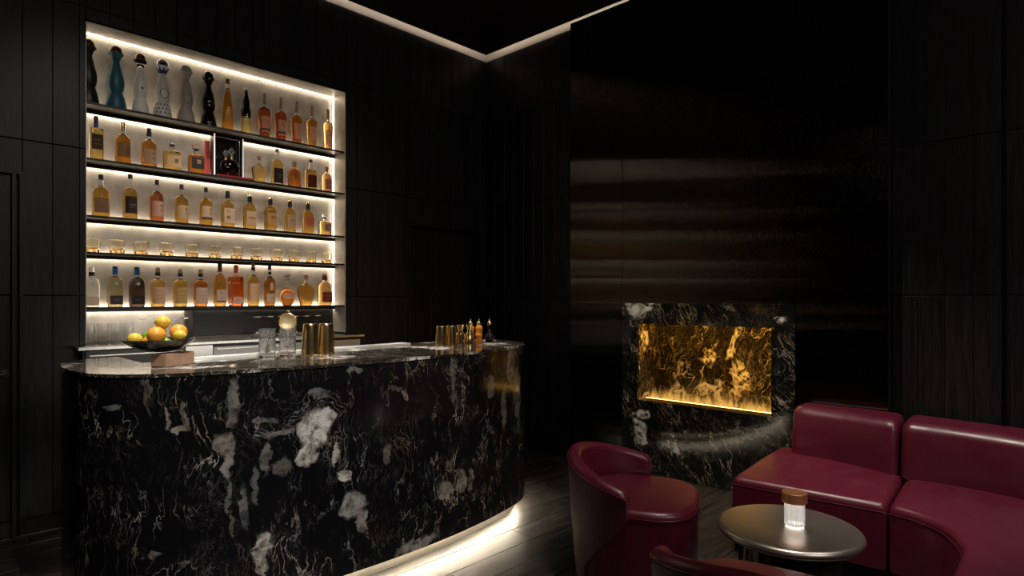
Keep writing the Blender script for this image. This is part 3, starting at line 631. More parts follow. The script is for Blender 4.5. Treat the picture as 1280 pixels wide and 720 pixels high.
def bottle(label, x, z, Ht, R, kind, liq, capm, lab=None, text=None, y=4.86, group=None, extra=None, cat='bottle', labz=(.10, .48), neck_m=None, lwide=1.0, vert=False, ring=None):
    t = thing('whisky_bottle' if kind not in ('tequila',) else 'ceramic_decanter', label, cat, (x, y, z+.0005), group=group)
    lm = liquid(liq); seg = 24
    if kind == 'round':
        pr = [(.90*R, 0), (R, .012), (R, .58*Ht), (.97*R, .62*Ht), (.80*R, .665*Ht), (.52*R, .70*Ht), (.36*R, .725*Ht)]
        nk = [(.36*R, .725*Ht), (.31*R, .76*Ht), (.30*R, .87*Ht), (.33*R, .875*Ht), (.33*R, .885*Ht)]; cp = (.30*R, .885*Ht, Ht); n = 2; sx = sy = 1
    elif kind == 'taper':
        pr = [(.72*R, 0), (.78*R, .01), (.90*R, .3*Ht), (R, .56*Ht), (.99*R, .60*Ht), (.86*R, .645*Ht), (.52*R, .675*Ht), (.30*R, .70*Ht)]
        nk = [(.30*R, .70*Ht), (.26*R, .73*Ht), (.25*R, .75*Ht)]; cp = (.27*R, .75*Ht, Ht); n = 2; sx = sy = 1
    elif kind == 'square':
        pr = [(.95*R, 0), (R, .008), (R, .69*Ht), (.93*R, .715*Ht), (.55*R, .725*Ht), (.36*R, .73*Ht)]
        nk = [(.36*R, .73*Ht), (.30*R, .76*Ht), (.30*R, .80*Ht)]; cp = (.33*R, .80*Ht, Ht); n = 7; sx = sy = 1
    elif kind == 'broad':   # short decanter with a broad stopper
        pr = [(.94*R, 0), (R, .008), (R, .56*Ht), (.95*R, .62*Ht), (.75*R, .66*Ht), (.38*R, .68*Ht)]
        nk = [(.38*R, .68*Ht), (.30*R, .71*Ht), (.30*R, .80*Ht)]; cp = None; n = 3.2; sx = 1; sy = .8
    elif kind == 'flask':
        pr = [(.66*R, 0), (.70*R, .01), (.86*R, .25*Ht), (R, .46*Ht), (.96*R, .56*Ht), (.70*R, .65*Ht), (.36*R, .69*Ht), (.24*R, .71*Ht)]
        nk = [(.24*R, .71*Ht), (.20*R, .74*Ht), (.20*R, .86*Ht)]; cp = (.24*R, .86*Ht, Ht); n = 2.4; sx = 1; sy = .55
    elif kind == 'squat':
        pr = [(.60*R, 0), (.72*R, .008), (.95*R, .16*Ht), (R, .28*Ht), (.95*R, .40*Ht), (.72*R, .50*Ht), (.34*R, .56*Ht), (.26*R, .60*Ht)]
        nk = [(.26*R, .60*Ht), (.23*R, .64*Ht), (.23*R, .84*Ht)]; cp = (.27*R, .84*Ht, .92*Ht); n = 2; sx = sy = 1
    elif kind == 'long':    # slim whisky bottle with a long clear neck
        pr = [(.90*R, 0), (R, .01), (R, .60*Ht), (.93*R, .65*Ht), (.66*R, .69*Ht), (.40*R, .715*Ht)]
        nk = [(.40*R, .715*Ht), (.33*R, .75*Ht), (.30*R, .90*Ht), (.34*R, .905*Ht), (.34*R, .915*Ht)]; cp = (.32*R, .915*Ht, Ht); n = 2; sx = sy = 1
    elif kind == 'oval':    # rounded shoulders, short neck
        pr = [(.92*R, 0), (R, .01), (R, .50*Ht), (.96*R, .60*Ht), (.82*R, .68*Ht), (.55*R, .73*Ht), (.36*R, .75*Ht)]
        nk = [(.36*R, .75*Ht), (.32*R, .77*Ht), (.30*R, .80*Ht)]; cp = (.34*R, .80*Ht, Ht); n = 2.4; sx = 1; sy = .8
    elif kind == 'cone':
        pr = [(R, 0), (R, .01), (.97*R, .2*Ht), (.78*R, .5*Ht), (.48*R, .76*Ht), (.34*R, .82*Ht)]
        nk = [(.34*R, .82*Ht), (.30*R, .86*Ht), (.30*R, .92*Ht)]; cp = (.42*R, .92*Ht, Ht); n = 2; sx = sy = 1
    MB().lathe(pr, seg, n, sx, sy).obj('bottle_body', lm, t)
    MB().lathe(nk, 16).obj('neck', neck_m or M['clear'], t)
    if cp: 
        MB().lathe([(cp[0]*.96, cp[1]), (cp[0], cp[1]+.002), (cp[0], cp[2]-.003), (cp[0]*.88, cp[2])], 16).obj('cap', capm, t)
    elif kind == 'broad':
        MB().lathe([(.28*R, .80*Ht), (.28*R, .86*Ht)], 16).obj('collar', M['black_cap'], t)
        MB().lathe([(.20*R, .86*Ht), (.50*R, .88*Ht), (.52*R, .94*Ht), (.46*R, Ht)], 18).obj('glass_stopper', M['clear'], t)
    if lab is not None:
        z0, z1 = labz[0]*Ht, labz[1]*Ht
        Rl = R*sy
        flat = lwide*.80*R*sx if (kind in ('square', 'broad', 'flask', 'oval')) else None
        rr = R*1.004 if kind not in ('taper', 'flask', 'squat', 'cone') else R*1.01
        if kind == 'taper':
            m = MB(); nn = 12; rows = []
            for i in range(nn+1):
                a = -.95+1.9*i/nn; q = []
                for zz in (z0, (z0+z1)/2, z1):
                    rz = R*(.78+.22*zz/(.56*Ht))*1.012; q.append((rz*sin(a), -rz*cos(a), zz))
                rows.append(q)
            m.grid(rows); m.obj('label', paper(lab), t)
        elif kind == 'flask':
            patch(t, 'label', .86*R*sy+.004, z0, z1, 0, paper(lab), flat=flat*.7)
        else: patch(t, 'label', (Rl*1.004 if flat else rr), z0, z1, .95*lwide, paper(lab), flat=flat)
        tm = M['print'] if sum(lab) > .5 else paper((.6, .5, .32))
        if text:
            rt = (Rl*1.004+.0016) if flat else rr+.0016
            for (s_, sz, dx, zz) in text:
                text_on(t, 'lettering', s_, sz, rt, z0+(z1-z0)*zz, tm, xo=dx*R, flat=bool(flat), y=rt)
    if ring: 
        c, za, zb_ = ring; q = (.36 if kind != 'round' else .35)*R
        MB().lathe([(q, za*Ht), (q, zb_*Ht)], 16).obj('neck_band', c, t)
    return t
C = M
def small(*lines): return [(s, .007, 0, z) for s, z in lines]
# --- top shelf: tall sculpted decanters
def tequila(label, x, Ht, R, mat, capm, dec=None, neckm=None, base=None):
    t = thing('ceramic_decanter', label, 'decanter', (x, 4.86, SH[0]+.0005), group='tall sculpted decanters on the top shelf')
    MB().lathe([(.96*R, 0), (R, .006), (.95*R, .08*Ht), (.80*R, .19*Ht), (.62*R, .265*Ht), (.58*R, .28*Ht)], 26).obj('base', base or mat, t)
    MB().lathe([(.60*R, .28*Ht), (.72*R, .33*Ht), (.79*R, .40*Ht), (.77*R, .47*Ht), (.58*R, .60*Ht), (.40*R, .70*Ht), (.33*R, .755*Ht)], 26).obj('body', mat, t)
    MB().lathe([(.33*R, .755*Ht), (.40*R, .79*Ht), (.54*R, .84*Ht), (.74*R, .872*Ht), (.73*R, .88*Ht)], 26).obj('neck', neckm or mat, t)
    MB().lathe([(.70*R, .88*Ht), (.69*R, .905*Ht), (.58*R, .955*Ht), (.36*R, .987*Ht), (.05*R, Ht)], 24).obj('domed_cap', capm, t)
    return t
bronze_cap = ceramic((.20, .13, .06), .3, 1)
tequila('black sculpted decanter at the left end of the top shelf, half hidden by the wall', .968, .438, .062, ceramic((.008, .008, .01), .4), bronze_cap)
tequila('deep teal sculpted ceramic decanter with bronze domed cap', 1.126, .438, .064, ceramic((.015, .10, .14), .45), bronze_cap)
t = tequila('white sculpted decanter with small cross emblem and clear glass neck', 1.274, .429, .056, ceramic((.72, .70, .64), .3), bronze_cap, neckm=M['clear'], base=ceramic((.78, .76, .70), .5))
MB().box(-.008, .008, -.0452, -.041, .176, .182).box(-.003, .003, -.0452, -.041, .168, .190).obj('cross_emblem', M['print'], t, smooth=False)
t = tequila('white and blue hand-painted decanter with a blue crown pattern on its neck', 1.414, .426, .064, ceramic((.62, .60, .56), .3), ceramic((.35, .34, .36), .15, 1), neckm=ceramic((.80, .80, .80), .2))
cr = MB(); rows = []
NKP = [(.755, .33), (.79, .40), (.84, .54), (.872, .74), (.88, .73)]
def nk_r(q):
    for (a, b), (c, d) in zip(NKP, NKP[1:]):
        if q <= c: return (b+(d-b)*max(0, q-a)/(c-a))*.064+.0012
for i in range(33):
    a = 2*pi*i/32; top = .868 if i % 4 == 0 else (.825 if i % 2 else .80)
    rows.append([(nk_r(q)*cos(a), nk_r(q)*sin(a), q*.426) for q in (.757, (.757+top)/2, top)])
cr.grid(rows).obj('crown_pattern', M['navy'], t)
def motif(t, Ht, R, mat, n1=16):
    m = MB()
    for k in range(n1):
        a = 2*pi*k/n1; cx_, cz = .027*sin(a), .41*Ht+.034*cos(a)
        q_ = cz/Ht; rl = R*(.79-.02*max(0, (q_-.40)/.07) if q_ < .47 else .77-.19*(q_-.47)/.13)*1+.0016; rl = R*(.72+.07*(q_-.33)/.07)+.0016 if q_ < .40 else rl; th = cx_/rl
        m.lathe([(.0038, -.001), (.0038, .001)], 6)
        for q in range(len(m.v)-12, len(m.v)):
            x, y, z = m.v[q]; an = th+x/rl; m.v[q] = ((rl+z)*sin(an), -(rl+z)*cos(an), cz+y)
    m.obj('painted_ring', mat, t)
motif(t, .426, .064, M['print']); motif(t, .426, .064, M['print'], 9)
for i in range(9):
    pass
mm = MB()
for ring, (zz, rr) in enumerate(((.22, .76), (.15, .875), (.08, .965))):
    for k in range(14):
        a = 2*pi*(k+.5*ring)/14; rl = rr*.064+.0008; zc = zz*.426
        mm.add([(rl*sin(a-.13), -rl*cos(a-.13), zc-.005), (rl*sin(a+.13), -rl*cos(a+.13), zc-.005), (rl*.96*sin(a), -rl*.96*cos(a), zc+.010)], [(0, 1, 2)])
mm.obj('painted_petals', M['print'], t)
t = tequila('matte grey-beige sculpted decanter with faint engraved ring', 1.57, .429, .062, ceramic((.36, .32, .27), .5), ceramic((.40, .37, .34), .4)); motif(t, .429, .062, ceramic((.12, .10, .09), .6))
tequila('glossy black sculpted decanter left of the amber tapered bottle', 1.729, .424, .059, ceramic((.008, .007, .006), .08), ceramic((.05, .045, .04), .1, 1))
G1 = 'bottles on the top shelf'
bottle('tall tapered amber bottle with knob stopper', 1.87, SH[0], .405, .042, 'cone', (.85, .36, .05), bronze_cap, group=G1)
t = bottle('slim bottle fading from black to yellow with a clear stopper', 2.012, SH[0], .385, .038, 'cone', (.90, .72, .25), M['clear'], group=G1)
MB().lathe([(.0375, .14), (.0362, .20), (.0295, .21), (.028, .26), (.020, .30), (.0138, .32), (.0135, .35)], 24).obj('black_sleeve', ceramic((.006, .006, .006), .12), t)
for i, (x, q, c, dsc) in enumerate(((2.159, .366, (.62, .14, .03), 'deep red-brown whisky bottle, leftmost of the five broad-shouldered ones on the top shelf'), (2.296, .365, (.60, .12, .03), 'deep red-brown whisky bottle, second of the five broad-shouldered ones on the top shelf'), (2.433, .364, (.74, .24, .04), 'reddish amber whisky bottle, middle of the five broad-shouldered ones on the top shelf'), (2.572, .362, (.88, .40, .06), 'amber whisky bottle with small dark triangle mark above its label'), (2.723, .364, (.95, .52, .16), 'light amber whisky bottle at the right end of the top shelf'))):
    t = bottle(dsc, x, SH[0], q, .047-.001*i, 'taper', c, M['cork'] if i > 2 else ceramic((.30, .20, .12), .4), (.55, .42, .38), labz=(.12, .47) , text=None, group=G1)
    for k in range(3): MB().box(-.012, .012-.004*k, -.0465-.001, -.045, .125+.012*k, .1265+.012*k).obj('printed_line', M['print'], t, smooth=False)
    if i < 2:
        m = MB(); rows = []
        for k in range(13):
            a = -.95+1.9*k/12; rows.append([((.0437-.001*i)*sin(a), -(.0437-.001*i)*cos(a), .062), ((.0444-.001*i)*sin(a), -(.0444-.001*i)*cos(a), .074)])
        m.grid(rows).obj('dark_band', M['print'], t)
    if i == 3:
        MB().add([(-.010, -.0455, .21), (.010, -.0455, .21), (0, -.0463, .190)], [(0, 1, 2)]).obj('triangle_mark', M['print'], t)
# --- second shelf
G2 = 'bottles on the second shelf'
bottle('square-shouldered pale gold bottle at the left end of the second shelf', 1.01, SH[1], .299, .040, 'square', GOLDL, M['black_cap'], (.10, .07, .05), text=[('WHISKY', .011, 0, .6), ('single malt', .008, 0, .35)], labz=(.24, .58), group=G2, ring=(M['navy'], .75, .86))
bottle('round-shouldered amber bottle with tan label and gold cap, second from left on the second shelf', 1.167, SH[1], .289, .046, 'round', AMB2, M['pale_gold'], TAN, text=[('山', .026, .5, .68), ('崎', .026, .5, .32), ('whisky', .007, -.25, .6), ('12', .012, -.25, .4)], labz=(.16, .50), group=G2, ring=(M['pale_gold'], .78, .90))
bottle('amber bottle with cream label and black cap, left of the short decanters', 1.328, SH[1], .281, .047, 'round', (.93, .42, .07), M['black_cap'], CRM, text=[('白', .026, .45, .68), ('州', .026, .45, .32), ('single malt', .006, -.3, .6), ('whisky', .006, -.3, .4)], labz=(.10, .46), group=G2, ring=(M['black_cap'], .80, .90))
bottle('short golden decanter with glass stopper and cream label', 1.477, SH[1], .223, .056, 'broad', GOLDL, None, (.62, .52, .34), text=[('響', .034, .3, .5), ('blended', .006, -.4, .4)], labz=(.12, .50), group=G2)
bottle('short amber decanter with glass stopper and black label', 1.641, SH[1], .218, .054, 'broad', (.90, .36, .05), None, (.03, .025, .02), text=[('響', .034, .1, .6)], labz=(.17, .56), group=G2)
bottle('golden flask-shaped bottle without label, right of the decanter box', 2.114, SH[1], .217, .058, 'flask', GOLDL, M['cork'], None, group=G2)
bottle('tall slim golden bottle with dark purple-brown label and clear neck', 2.265, SH[1], .301, .047, 'long', GOLDL, M['cork'], (.06, .035, .04), text=[('Single', .010, 0, .55), ('malt', .010, 0, .38)], labz=(.06, .46), group=G2)
t = bottle('squat orange-red bottle with brush pattern on the glass', 2.413, SH[1], .220, .052, 'oval', (.86, .24, .05), M['cork'], None, group=G2); text_on(t, 'brush_pattern', '花', .05, .052, .085, M['print'], flat=True, y=.0425)
bottle('amber bottle with long clear neck, black cap and dark red label', 2.561, SH[1], .262, .049, 'long', (.92, .50, .10), M['black_cap'], (.16, .03, .02), labz=(.08, .48), group=G2)
bottle('small orange-pink bottle at the right end of the second shelf', 2.707, SH[1], .225, .047, 'oval', (.92, .46, .22), M['cork'], (.45, .26, .16), labz=(.12, .5), group=G2, lwide=.8)
# boxed crystal decanter
bxx = thing('display_case', 'black and red display case with lit edges around the crystal decanter', 'display case', (1.876, 4.86, SH[1]+.0005))
MB().box(-.105, .105, .055, .072, .018, .325).obj('back_panel', ceramic((.008, .008, .009), .15), bxx, smooth=False)
MB().box(-.113, -.106, -.02, -.014, .018, .33).obj('lit_edge', emit('case_edge_light', (1, .75, .70), .9), bxx, smooth=False)
MB().box(.106, .112, -.01, -.004, .018, .33).obj('lit_edge', emit('case_edge_light_dim', (1, .93, .88), .5), bxx, smooth=False)
MB().box(-.113, -.106, -.0135, .054, .018, .33).box(.106, .112, -.0035, .054, .018, .33).obj('side_panel', ceramic((.05, .045, .045), .2), bxx, smooth=False)
MB().box(-.10, .165, -.065, .072, 0, .018).obj('red_base', ceramic((.22, .012, .012), .3), bxx, smooth=False)
MB().box(-.150, -.118, .05, .07, .0, .28).obj('red_side_panel', ceramic((.55, .06, .05), .5), bxx, smooth=False)
dc = thing('crystal_decanter', 'round dark crystal decanter with two gold-collared necks and clear crystal stoppers', 'decanter', (1.882, 4.845, SH[1]+.0195))
m = MB(); rows = []
for j in range(15):
    a = pi*j/14; rows.append([(max(.001, sin(a))*.070*cos(2*pi*k/26)*(1+.02*cos(26*pi*k/13)), max(.001, sin(a))*.036*sin(2*pi*k/26), .068-.068*cos(a)) for k in range(26)])
m.grid(rows, close_u=True, caps=True).obj('decanter_body', glass('dark_cognac_glass', (.16, .035, .012), .02), dc)
for k in range(20):
    a = 2*pi*k/20; q = MB().lathe([(.001, -.006), (.0055, -.003), (.0055, .003), (.001, .006)], 6, c=(.071*cos(a), 0, .068+.069*sin(a))).obj('crystal_bead', M['cut'], dc) if a < 3.3 or a > 6 else None
for xo, zo, s_ in ((-.032, .124, .9), (.012, .134, 1.1)):
    MB().lathe([(.013*s_, 0), (.014*s_, .004), (.012*s_, .036*s_), (.015*s_, .04*s_)], 14, c=(xo, 0, zo-.01)).obj('gold_collar', M['gold'], dc)
    m = MB()
    for (ax, az, ar) in ((0, .045, .015), (-.014, .062, .012), (.014, .062, .012), (0, .080, .014)):
        m.lathe([(ar*.1, -ar), (ar*.75, -ar*.65), (ar, 0), (ar*.75, ar*.65), (ar*.1, ar)], 7, c=(xo+ax*s_, 0, zo-.01+az*s_))
    m.obj('crystal_stopper', M['cut'], dc, angle=10)
# --- third shelf
G3 = 'bottles on the third shelf'
bottle('wide amber bottle with brushed landscape label, leftmost on the third shelf', 1.038, SH[2], .288, .050, 'round', AMB, M['black_cap'], (.40, .34, .26), text=[('〰', .03, 0, .5), ('〰', .03, 0, .3)], labz=(.10, .44), group=G3)
bottle('gold bottle with near-black label and clear neck, second on the third shelf', 1.211, SH[2], .315, .044, 'long', (.88, .52, .12), M['black_cap'], DKL, text=[('WHISKY', .012, .1, .5), ('MALT', .008, 0, .35)], labz=(.13, .50), group=G3)
bottle('red-amber bottle with pink-cream label, third on the third shelf', 1.378, SH[2], .300, .044, 'round', (.76, .22, .06), M['black_cap'], (.60, .42, .38), text=[('知', .024, .5, .7), ('多', .024, .5, .4), ('whisky', .006, -.3, .7)], labz=(.12, .48), group=G3)
bottle('golden bottle with cream label and wine-red cap, fourth on the third shelf', 1.541, SH[2], .290, .045, 'round', (.86, .50, .10), M['red_cap'], (.58, .48, .30), text=[('秩', .022, .5, .7), ('父', .022, .5, .4), ('malt', .008, -.3, .65)], labz=(.12, .46), group=G3)
t = bottle('amber bottle with half cream, half brown label, fifth on the third shelf', 1.711, SH[2], .290, .044, 'round', (.88, .46, .07), M['black_cap'], (.62, .54, .44), text=[('岩', .022, .5, .75), ('井', .022, .5, .45)], labz=(.14, .50), group=G3); patch(t, 'label_band', .0448, .045, .062, .93, paper((.10, .08, .07)))
bottle('golden bottle with bold black characters on cream label, below the decanter case', 1.87, SH[2], .283, .048, 'oval', (.88, .54, .12), M['black_cap'], CRM, text=[('竹', .030, -.25, .75), ('鶴', .030, -.15, .35), ('pure malt', .006, .4, .5)], labz=(.12, .52), group=G3)
bottle('golden bottle with square cream label, cork-topped, seventh on the third shelf', 2.039, SH[2], .282, .047, 'oval', (.90, .56, .12), M['pale_gold'], (.58, .46, .34), text=[('宮城峡', .018, .1, .5)], labz=(.12, .50), group=G3, ring=(M['black_cap'], .76, .92))
bottle('golden bottle with amber-tan label, eighth on the third shelf', 2.208, SH[2], .280, .047, 'oval', (.88, .52, .10), M['pale_gold'], (.52, .36, .16), text=[('余市', .020, .2, .6)], labz=(.18, .52), group=G3, ring=(M['black_cap'], .76, .92))
bottle('golden bottle with pale square label, ninth on the third shelf', 2.374, SH[2], .279, .047, 'oval', (.90, .56, .12), M['pale_gold'], (.68, .62, .48), text=[('余市', .020, .1, .55)], labz=(.14, .52), group=G3, ring=(M['black_cap'], .76, .92))
bottle('golden bottle with orange-pink label, tenth on the third shelf', 2.535, SH[2], .277, .047, 'oval', (.90, .50, .10), M['pale_gold'], (.72, .28, .16), labz=(.26, .52), text=[('malt', .010, 0, .5)], group=G3, ring=(M['black_cap'], .76, .92))
bottle('small cube-like orange bottle with grey label, right end of the third shelf', 2.692, SH[2], .184, .052, 'broad', (.98, .55, .16), None, (.35, .33, .33), labz=(.2, .5), group=G3, lwide=.5)
# --- fourth shelf: faceted rocks glasses
def rocks(label, x):
    t = thing('rocks_glass', label, 'glass', (x, 4.862, SH[3]+.0008), group='faceted rocks glasses on the fourth shelf')
    R = .050; m = MB(); seg = 48; rows = []
    for r_, z, fl_k in ((.80*R, 0, .5), (.88*R, .004, 1), (.87*R, .022, 1), (.92*R, .05, .8), (R, .090, .1), (R*.99, .096, 0), (R*.93, .095, 0), (.86*R, .06, 0), (.78*R, .034, 0), (.4*R, .028, 0), (.02, .027, 0)):
        row_ = []
        for k in range(seg):
            a = 2*pi*k/seg; q = abs(((k+z*80) % 6)/3-1); kk = 1-.13*fl_k*q; r2 = min(r_, R) if fl_k or r_ > .03 else r_; row_.append((r_*kk*cos(a), r_*kk*sin(a), z))
        rows.append(row_)
    m.grid(rows, close_u=True, caps=True)
    o = m.obj('glass_body', M['smoke_glass'], t, angle=10)
    MB().lathe([(.60*R, .006), (.72*R, .010), (.70*R, .022), (.3*R, .026)], 12, 2).obj('thick_base', M['amber_glass'], t, angle=10)
    return o, t
pos = [.988, 1.134, 1.28, 1.441, 1.613, 1.775, 1.94, 2.095, 2.26, 2.411, 2.565, 2.71]
ordn = ['leftmost', 'second from the left', 'third from the left', 'fourth from the left', 'fifth from the left', 'sixth from the left', 'sixth from the right', 'fifth from the right', 'fourth from the right', 'third from the right', 'second from the right', 'rightmost']
proto = None
for i, x in enumerate(pos):
    lb = 'faceted smoky rocks glass on the fourth shelf, %s of the twelve' % ordn[i]
    if proto is None: _, proto = rocks(lb, x)
    else: c = clone(proto); c.location.x = x; c['label'] = lb; c.rotation_euler.z = i*.31
# --- bottom shelf
G5 = 'bottles on the bottom lit shelf'
def snow(t, R, z, m=None):
    MB().lathe([(.0105, -.0008), (.0105, .0008)], 18).obj('round_emblem', paper((.35, .62, .70)), t); e = t.children[-1]
    e.rotation_euler = (pi/2, 0, 0); e.location = (0, -R-.001, z)
t = bottle('clear bottle with frosted body and round pale blue emblem, left end of the bottom shelf', .985, SH[4], .267, .046, 'oval', (.96, .97, .97), M['clear'], (.70, .68, .64), labz=(.04, .26), group=G5, ring=(M['black_cap'], .78, .88)); snow(t, .0375, .155)
t = bottle('straw-coloured bottle with blue cap and round blue emblem', 1.121, SH[4], .278, .047, 'oval', (.72, .62, .34), M['black_cap'], (.06, .06, .07), labz=(.06, .28), text=[('TEQUILA', .009, 0, .5)], group=G5, ring=(M['blue_foil'], .795, .95)); snow(t, .0385, .16)
t = bottle('dark smoky bottle with blue cap and round blue emblem', 1.252, SH[4], .277, .049, 'oval', (.16, .11, .08), M['black_cap'], (.02, .02, .025), labz=(.06, .28), text=[('TEQUILA', .009, 0, .5)], group=G5, ring=(M['blue_foil'], .795, .95)); snow(t, .0400, .16)
for x, q, R, l, lb, dsc in ((1.384, .278, .047, (.98, .62, .20), (.66, .54, .42), 'bright amber bottle with large cream label and cork stopper, leftmost of three alike'), (1.532, .276, .047, (.96, .62, .14), (.56, .46, .22), 'golden bottle with olive-tan label and boxed print, middle of three alike'), (1.673, .278, .048, (.92, .34, .08), (.66, .60, .60), 'red-amber bottle with pale grey label and cork stopper, rightmost of three alike')):
    bottle(dsc, x, SH[4], q, R, 'round', l, M['cork'], lb, text=[('DISTILLERY', .009, 0, .75), ('SINGLE MALT', .007, 0, .5), ('WHISKY', .007, 0, .3)], labz=(.08, .50), group=G5, ring=(M['black_cap'], .79, .88))
t = bottle('tall amber bottle with embossed shoulder and grey label over brown band', 1.812, SH[4], .327, .043, 'oval', (.94, .52, .10), M['black_cap'], (.58, .54, .52), labz=(.12, .38), text=[('MALT', .012, 0, .75), ('12', .016, .1, .35)], group=G5, ring=(M['red_cap'], .80, .90)); patch(t, 'label_band', .0347, .030, .040, 0, paper((.12, .06, .04)), flat=.034)
bottle('bright red-orange bottle with small white square label and red cap', 1.933, SH[4], .320, .046, 'square', (.90, .20, .04), M['red_cap'], (.66, .56, .52), labz=(.06, .22), text=[('RYE', .010, 0, .6)], group=G5, ring=(ceramic((.55, .08, .03), .4), .80, .96))
bottle('slim golden bottle with tall cream label and cork top', 2.068, SH[4], .340, .044, 'round', (.96, .62, .16), M['cork'], (.72, .60, .44), labz=(.12, .52), text=[('SCOTCH', .009, .1, .75), ('WHISKY', .008, .1, .5)], group=G5, ring=(M['black_cap'], .82, .90))
t = bottle('red-brown bottle with cream label and small upright oval label above it', 2.201, SH[4], .328, .043, 'round', (.66, .28, .05), M['black_cap'], (.66, .58, .46), labz=(.08, .30), text=[('AGED 16', .009, 0, .5)], group=G5, ring=(M['pale_gold'], .76, .84)); patch(t, 'oval_label', .0436, .125, .185, .28, paper((.66, .58, .46)))
t = bottle('round squat orange bottle with cream band label and horse figure stopper', 2.351, SH[4], .245, .056, 'squat', (.94, .30, .06), M['pale_gold'], (.62, .50, .40), labz=(.24, .40), text=[('BOURBON', .011, 0, .5)], group=G5)
hm = MB(); hm.tube([(-.018, 0, .008), (0, 0, .013), (.014, 0, .014), (.022, 0, .024), (.030, 0, .024)], [.003, .006, .005, .004, .002], 8); hm.tube([(-.014, 0, .010), (-.022, 0, -.002)], .0018, 6); hm.tube([(.012, 0, .010), (.022, 0, .000)], .0018, 6); hm.tube([(-.006, 0, .010), (-.004, 0, -.008)], .0018, 6); hm.tube([(-.018, 0, .012), (-.028, 0, .018)], .0015, 6)
o = hm.obj('horse_figure', M['print'], t); o.location = (0, 0, .232)
t = bottle('wide amber flask bottle with small olive tag label', 2.516, SH[4], .259, .076, 'flask', (.94, .50, .10), M['cork'], None, group=G5); patch(t, 'tag_label', .040, .050, .068, 0, paper((.34, .32, .16)), flat=.026)
bottle('amber rye bottle with arched rust-red label at the right end of the bottom shelf', 2.690, SH[4], .272, .060, 'oval', (.95, .58, .20), M['cork'], (.34, .07, .03), labz=(.10, .42), lwide=.95, text=[('BOURBON', .014, 0, .62), ('RYE', .012, 0, .3)], group=G5, ring=(M['red_cap'], .80, .93))
# --- glassware on the back counter
def tumbler_mesh(R, Ht, seg=20): return MB().lathe([(.88*R, 0), (.9*R, .003), (R, Ht), (.94*R, Ht), (.84*R, .010), (.1*R, .009)], seg).mesh('glass_body', M['thin'])
hb = tumbler_mesh(.034, .145)
pl = [(.985, 4.90), (1.06, 4.90), (1.135, 4.90), (1.21, 4.90), (.965, 4.82), (1.04, 4.82), (1.115, 4.82), (1.19, 4.82)]
pn_ = ['leftmost in the rear row', 'second from left in the rear row', 'third from left in the rear row', 'rightmost in the rear row', 'leftmost in the front row', 'second from left in the front row', 'third from left in the front row', 'rightmost in the front row']
for (x, y), n_ in zip(pl, pn_):
    o = thing('highball_glass', 'tall clear highball glass on the back counter, %s' % n_, 'glass', (x, y, 1.1425), group='highball glasses on the back counter'); link('glass_body', hb, o)
cpm = MB().lathe([(.045, 0), (.0455, .001), (.033, .022), (.012, .036), (.004, .045), (.0035, .12), (.004, .16), (.030, .166), (.036, .169), (.036, .1705), (.003, .1705)], 22).mesh('glass_body', M['thin'])
for i, (x, y, n_) in enumerate(((1.285, 4.84, 'leftmost of four left of the fruit'), (1.38, 4.86, 'second of four behind the fruit'), (1.475, 4.83, 'third of four behind the fruit'), (1.565, 4.88, 'rightmost of four behind the fruit'), (2.10, 4.86, 'leftmost of six in the dark bay'), (2.20, 4.86, 'second of six in the dark bay'), (2.30, 4.86, 'third of six in the dark bay'), (2.42, 4.86, 'fourth of six in the dark bay, behind the strainer'), (2.52, 4.86, 'fifth of six in the dark bay'), (2.62, 4.86, 'sixth of six in the dark bay, above the gold tins'))):
    o = thing('stemmed_glass', 'upturned stemmed cocktail glass, %s' % n_, 'glass', (x, y, 1.1425), group='upturned stemmed glasses on the back counter'); link('glass_body', cpm, o)

# ------------------------------------------------------------------ things on the bar
def at_bar(name, label, cat, x, y, rz=0, group=None): return thing(name, label, cat, (x, y, ZC+.0005), rz, group)
st = at_bar('stone_block', 'pinkish travertine block carrying the fruit bowl', 'block', .973, 3.187, .50)
st_m = MB().box(-.085, .085, -.045, .045, 0, .062).obj('block_body', M['stone_block'], st, smooth=False)
bv = st_m.modifiers.new('b', 'BEVEL'); bv.width = .004; bv.segments = 2
bw = thing('fruit_bowl', 'wide dark metal pedestal bowl heaped with citrus fruit', 'bowl', (.93, 3.24, ZC+.064))
bwp = [(.03, 0), (.045, .001), (.088, .013), (.124, .032), (.157, .058), (.160, .063), (.156, .063), (.121, .037), (.086, .018), (.04, .006), (.002, .005)]
MB().lathe(bwp, 40).obj('bowl_body', simple('dark_bronze_bowl', (.10, .095, .085), .22, 1), bw)
ctr = Vector((.93, 3.24, ZC+.064))
def citrus(label, dx, dy, dz, r, mat, elong=1.0, nub=False, rot=0, tilt=0):
    t = thing('lemon' if mat == 'fruit_y' and elong > 1.05 else ('lime' if mat == 'fruit_g' else 'orange'), label, 'fruit', tuple(ctr+Vector((dx, dy, dz))), rot, 'citrus fruit in the bowl')
    rows = []
    pr = []
    for j in range(17):
        a = pi*j/16; rr = r*sin(a)*(1 if not nub else 1-.10*abs(cos(a))**4); zz = -r*elong*cos(a)*(1+(.13*max(0, abs(cos(a))-.93)/.07 if nub else 0)); pr.append((max(rr, .0008), zz))
    m = MB().lathe(pr, 24); o = m.obj('peel', M[mat], t); o.rotation_euler = (0, pi/2+tilt if nub else tilt, 0)
    s_ = MB().lathe([(.0035, 0), (.002, .004)], 8, c=(0, 0, r*elong*(1.0 if not nub else 1.1)-.002)).obj('stem_end', M['stem'], t); s_.rotation_euler = o.rotation_euler
    return t
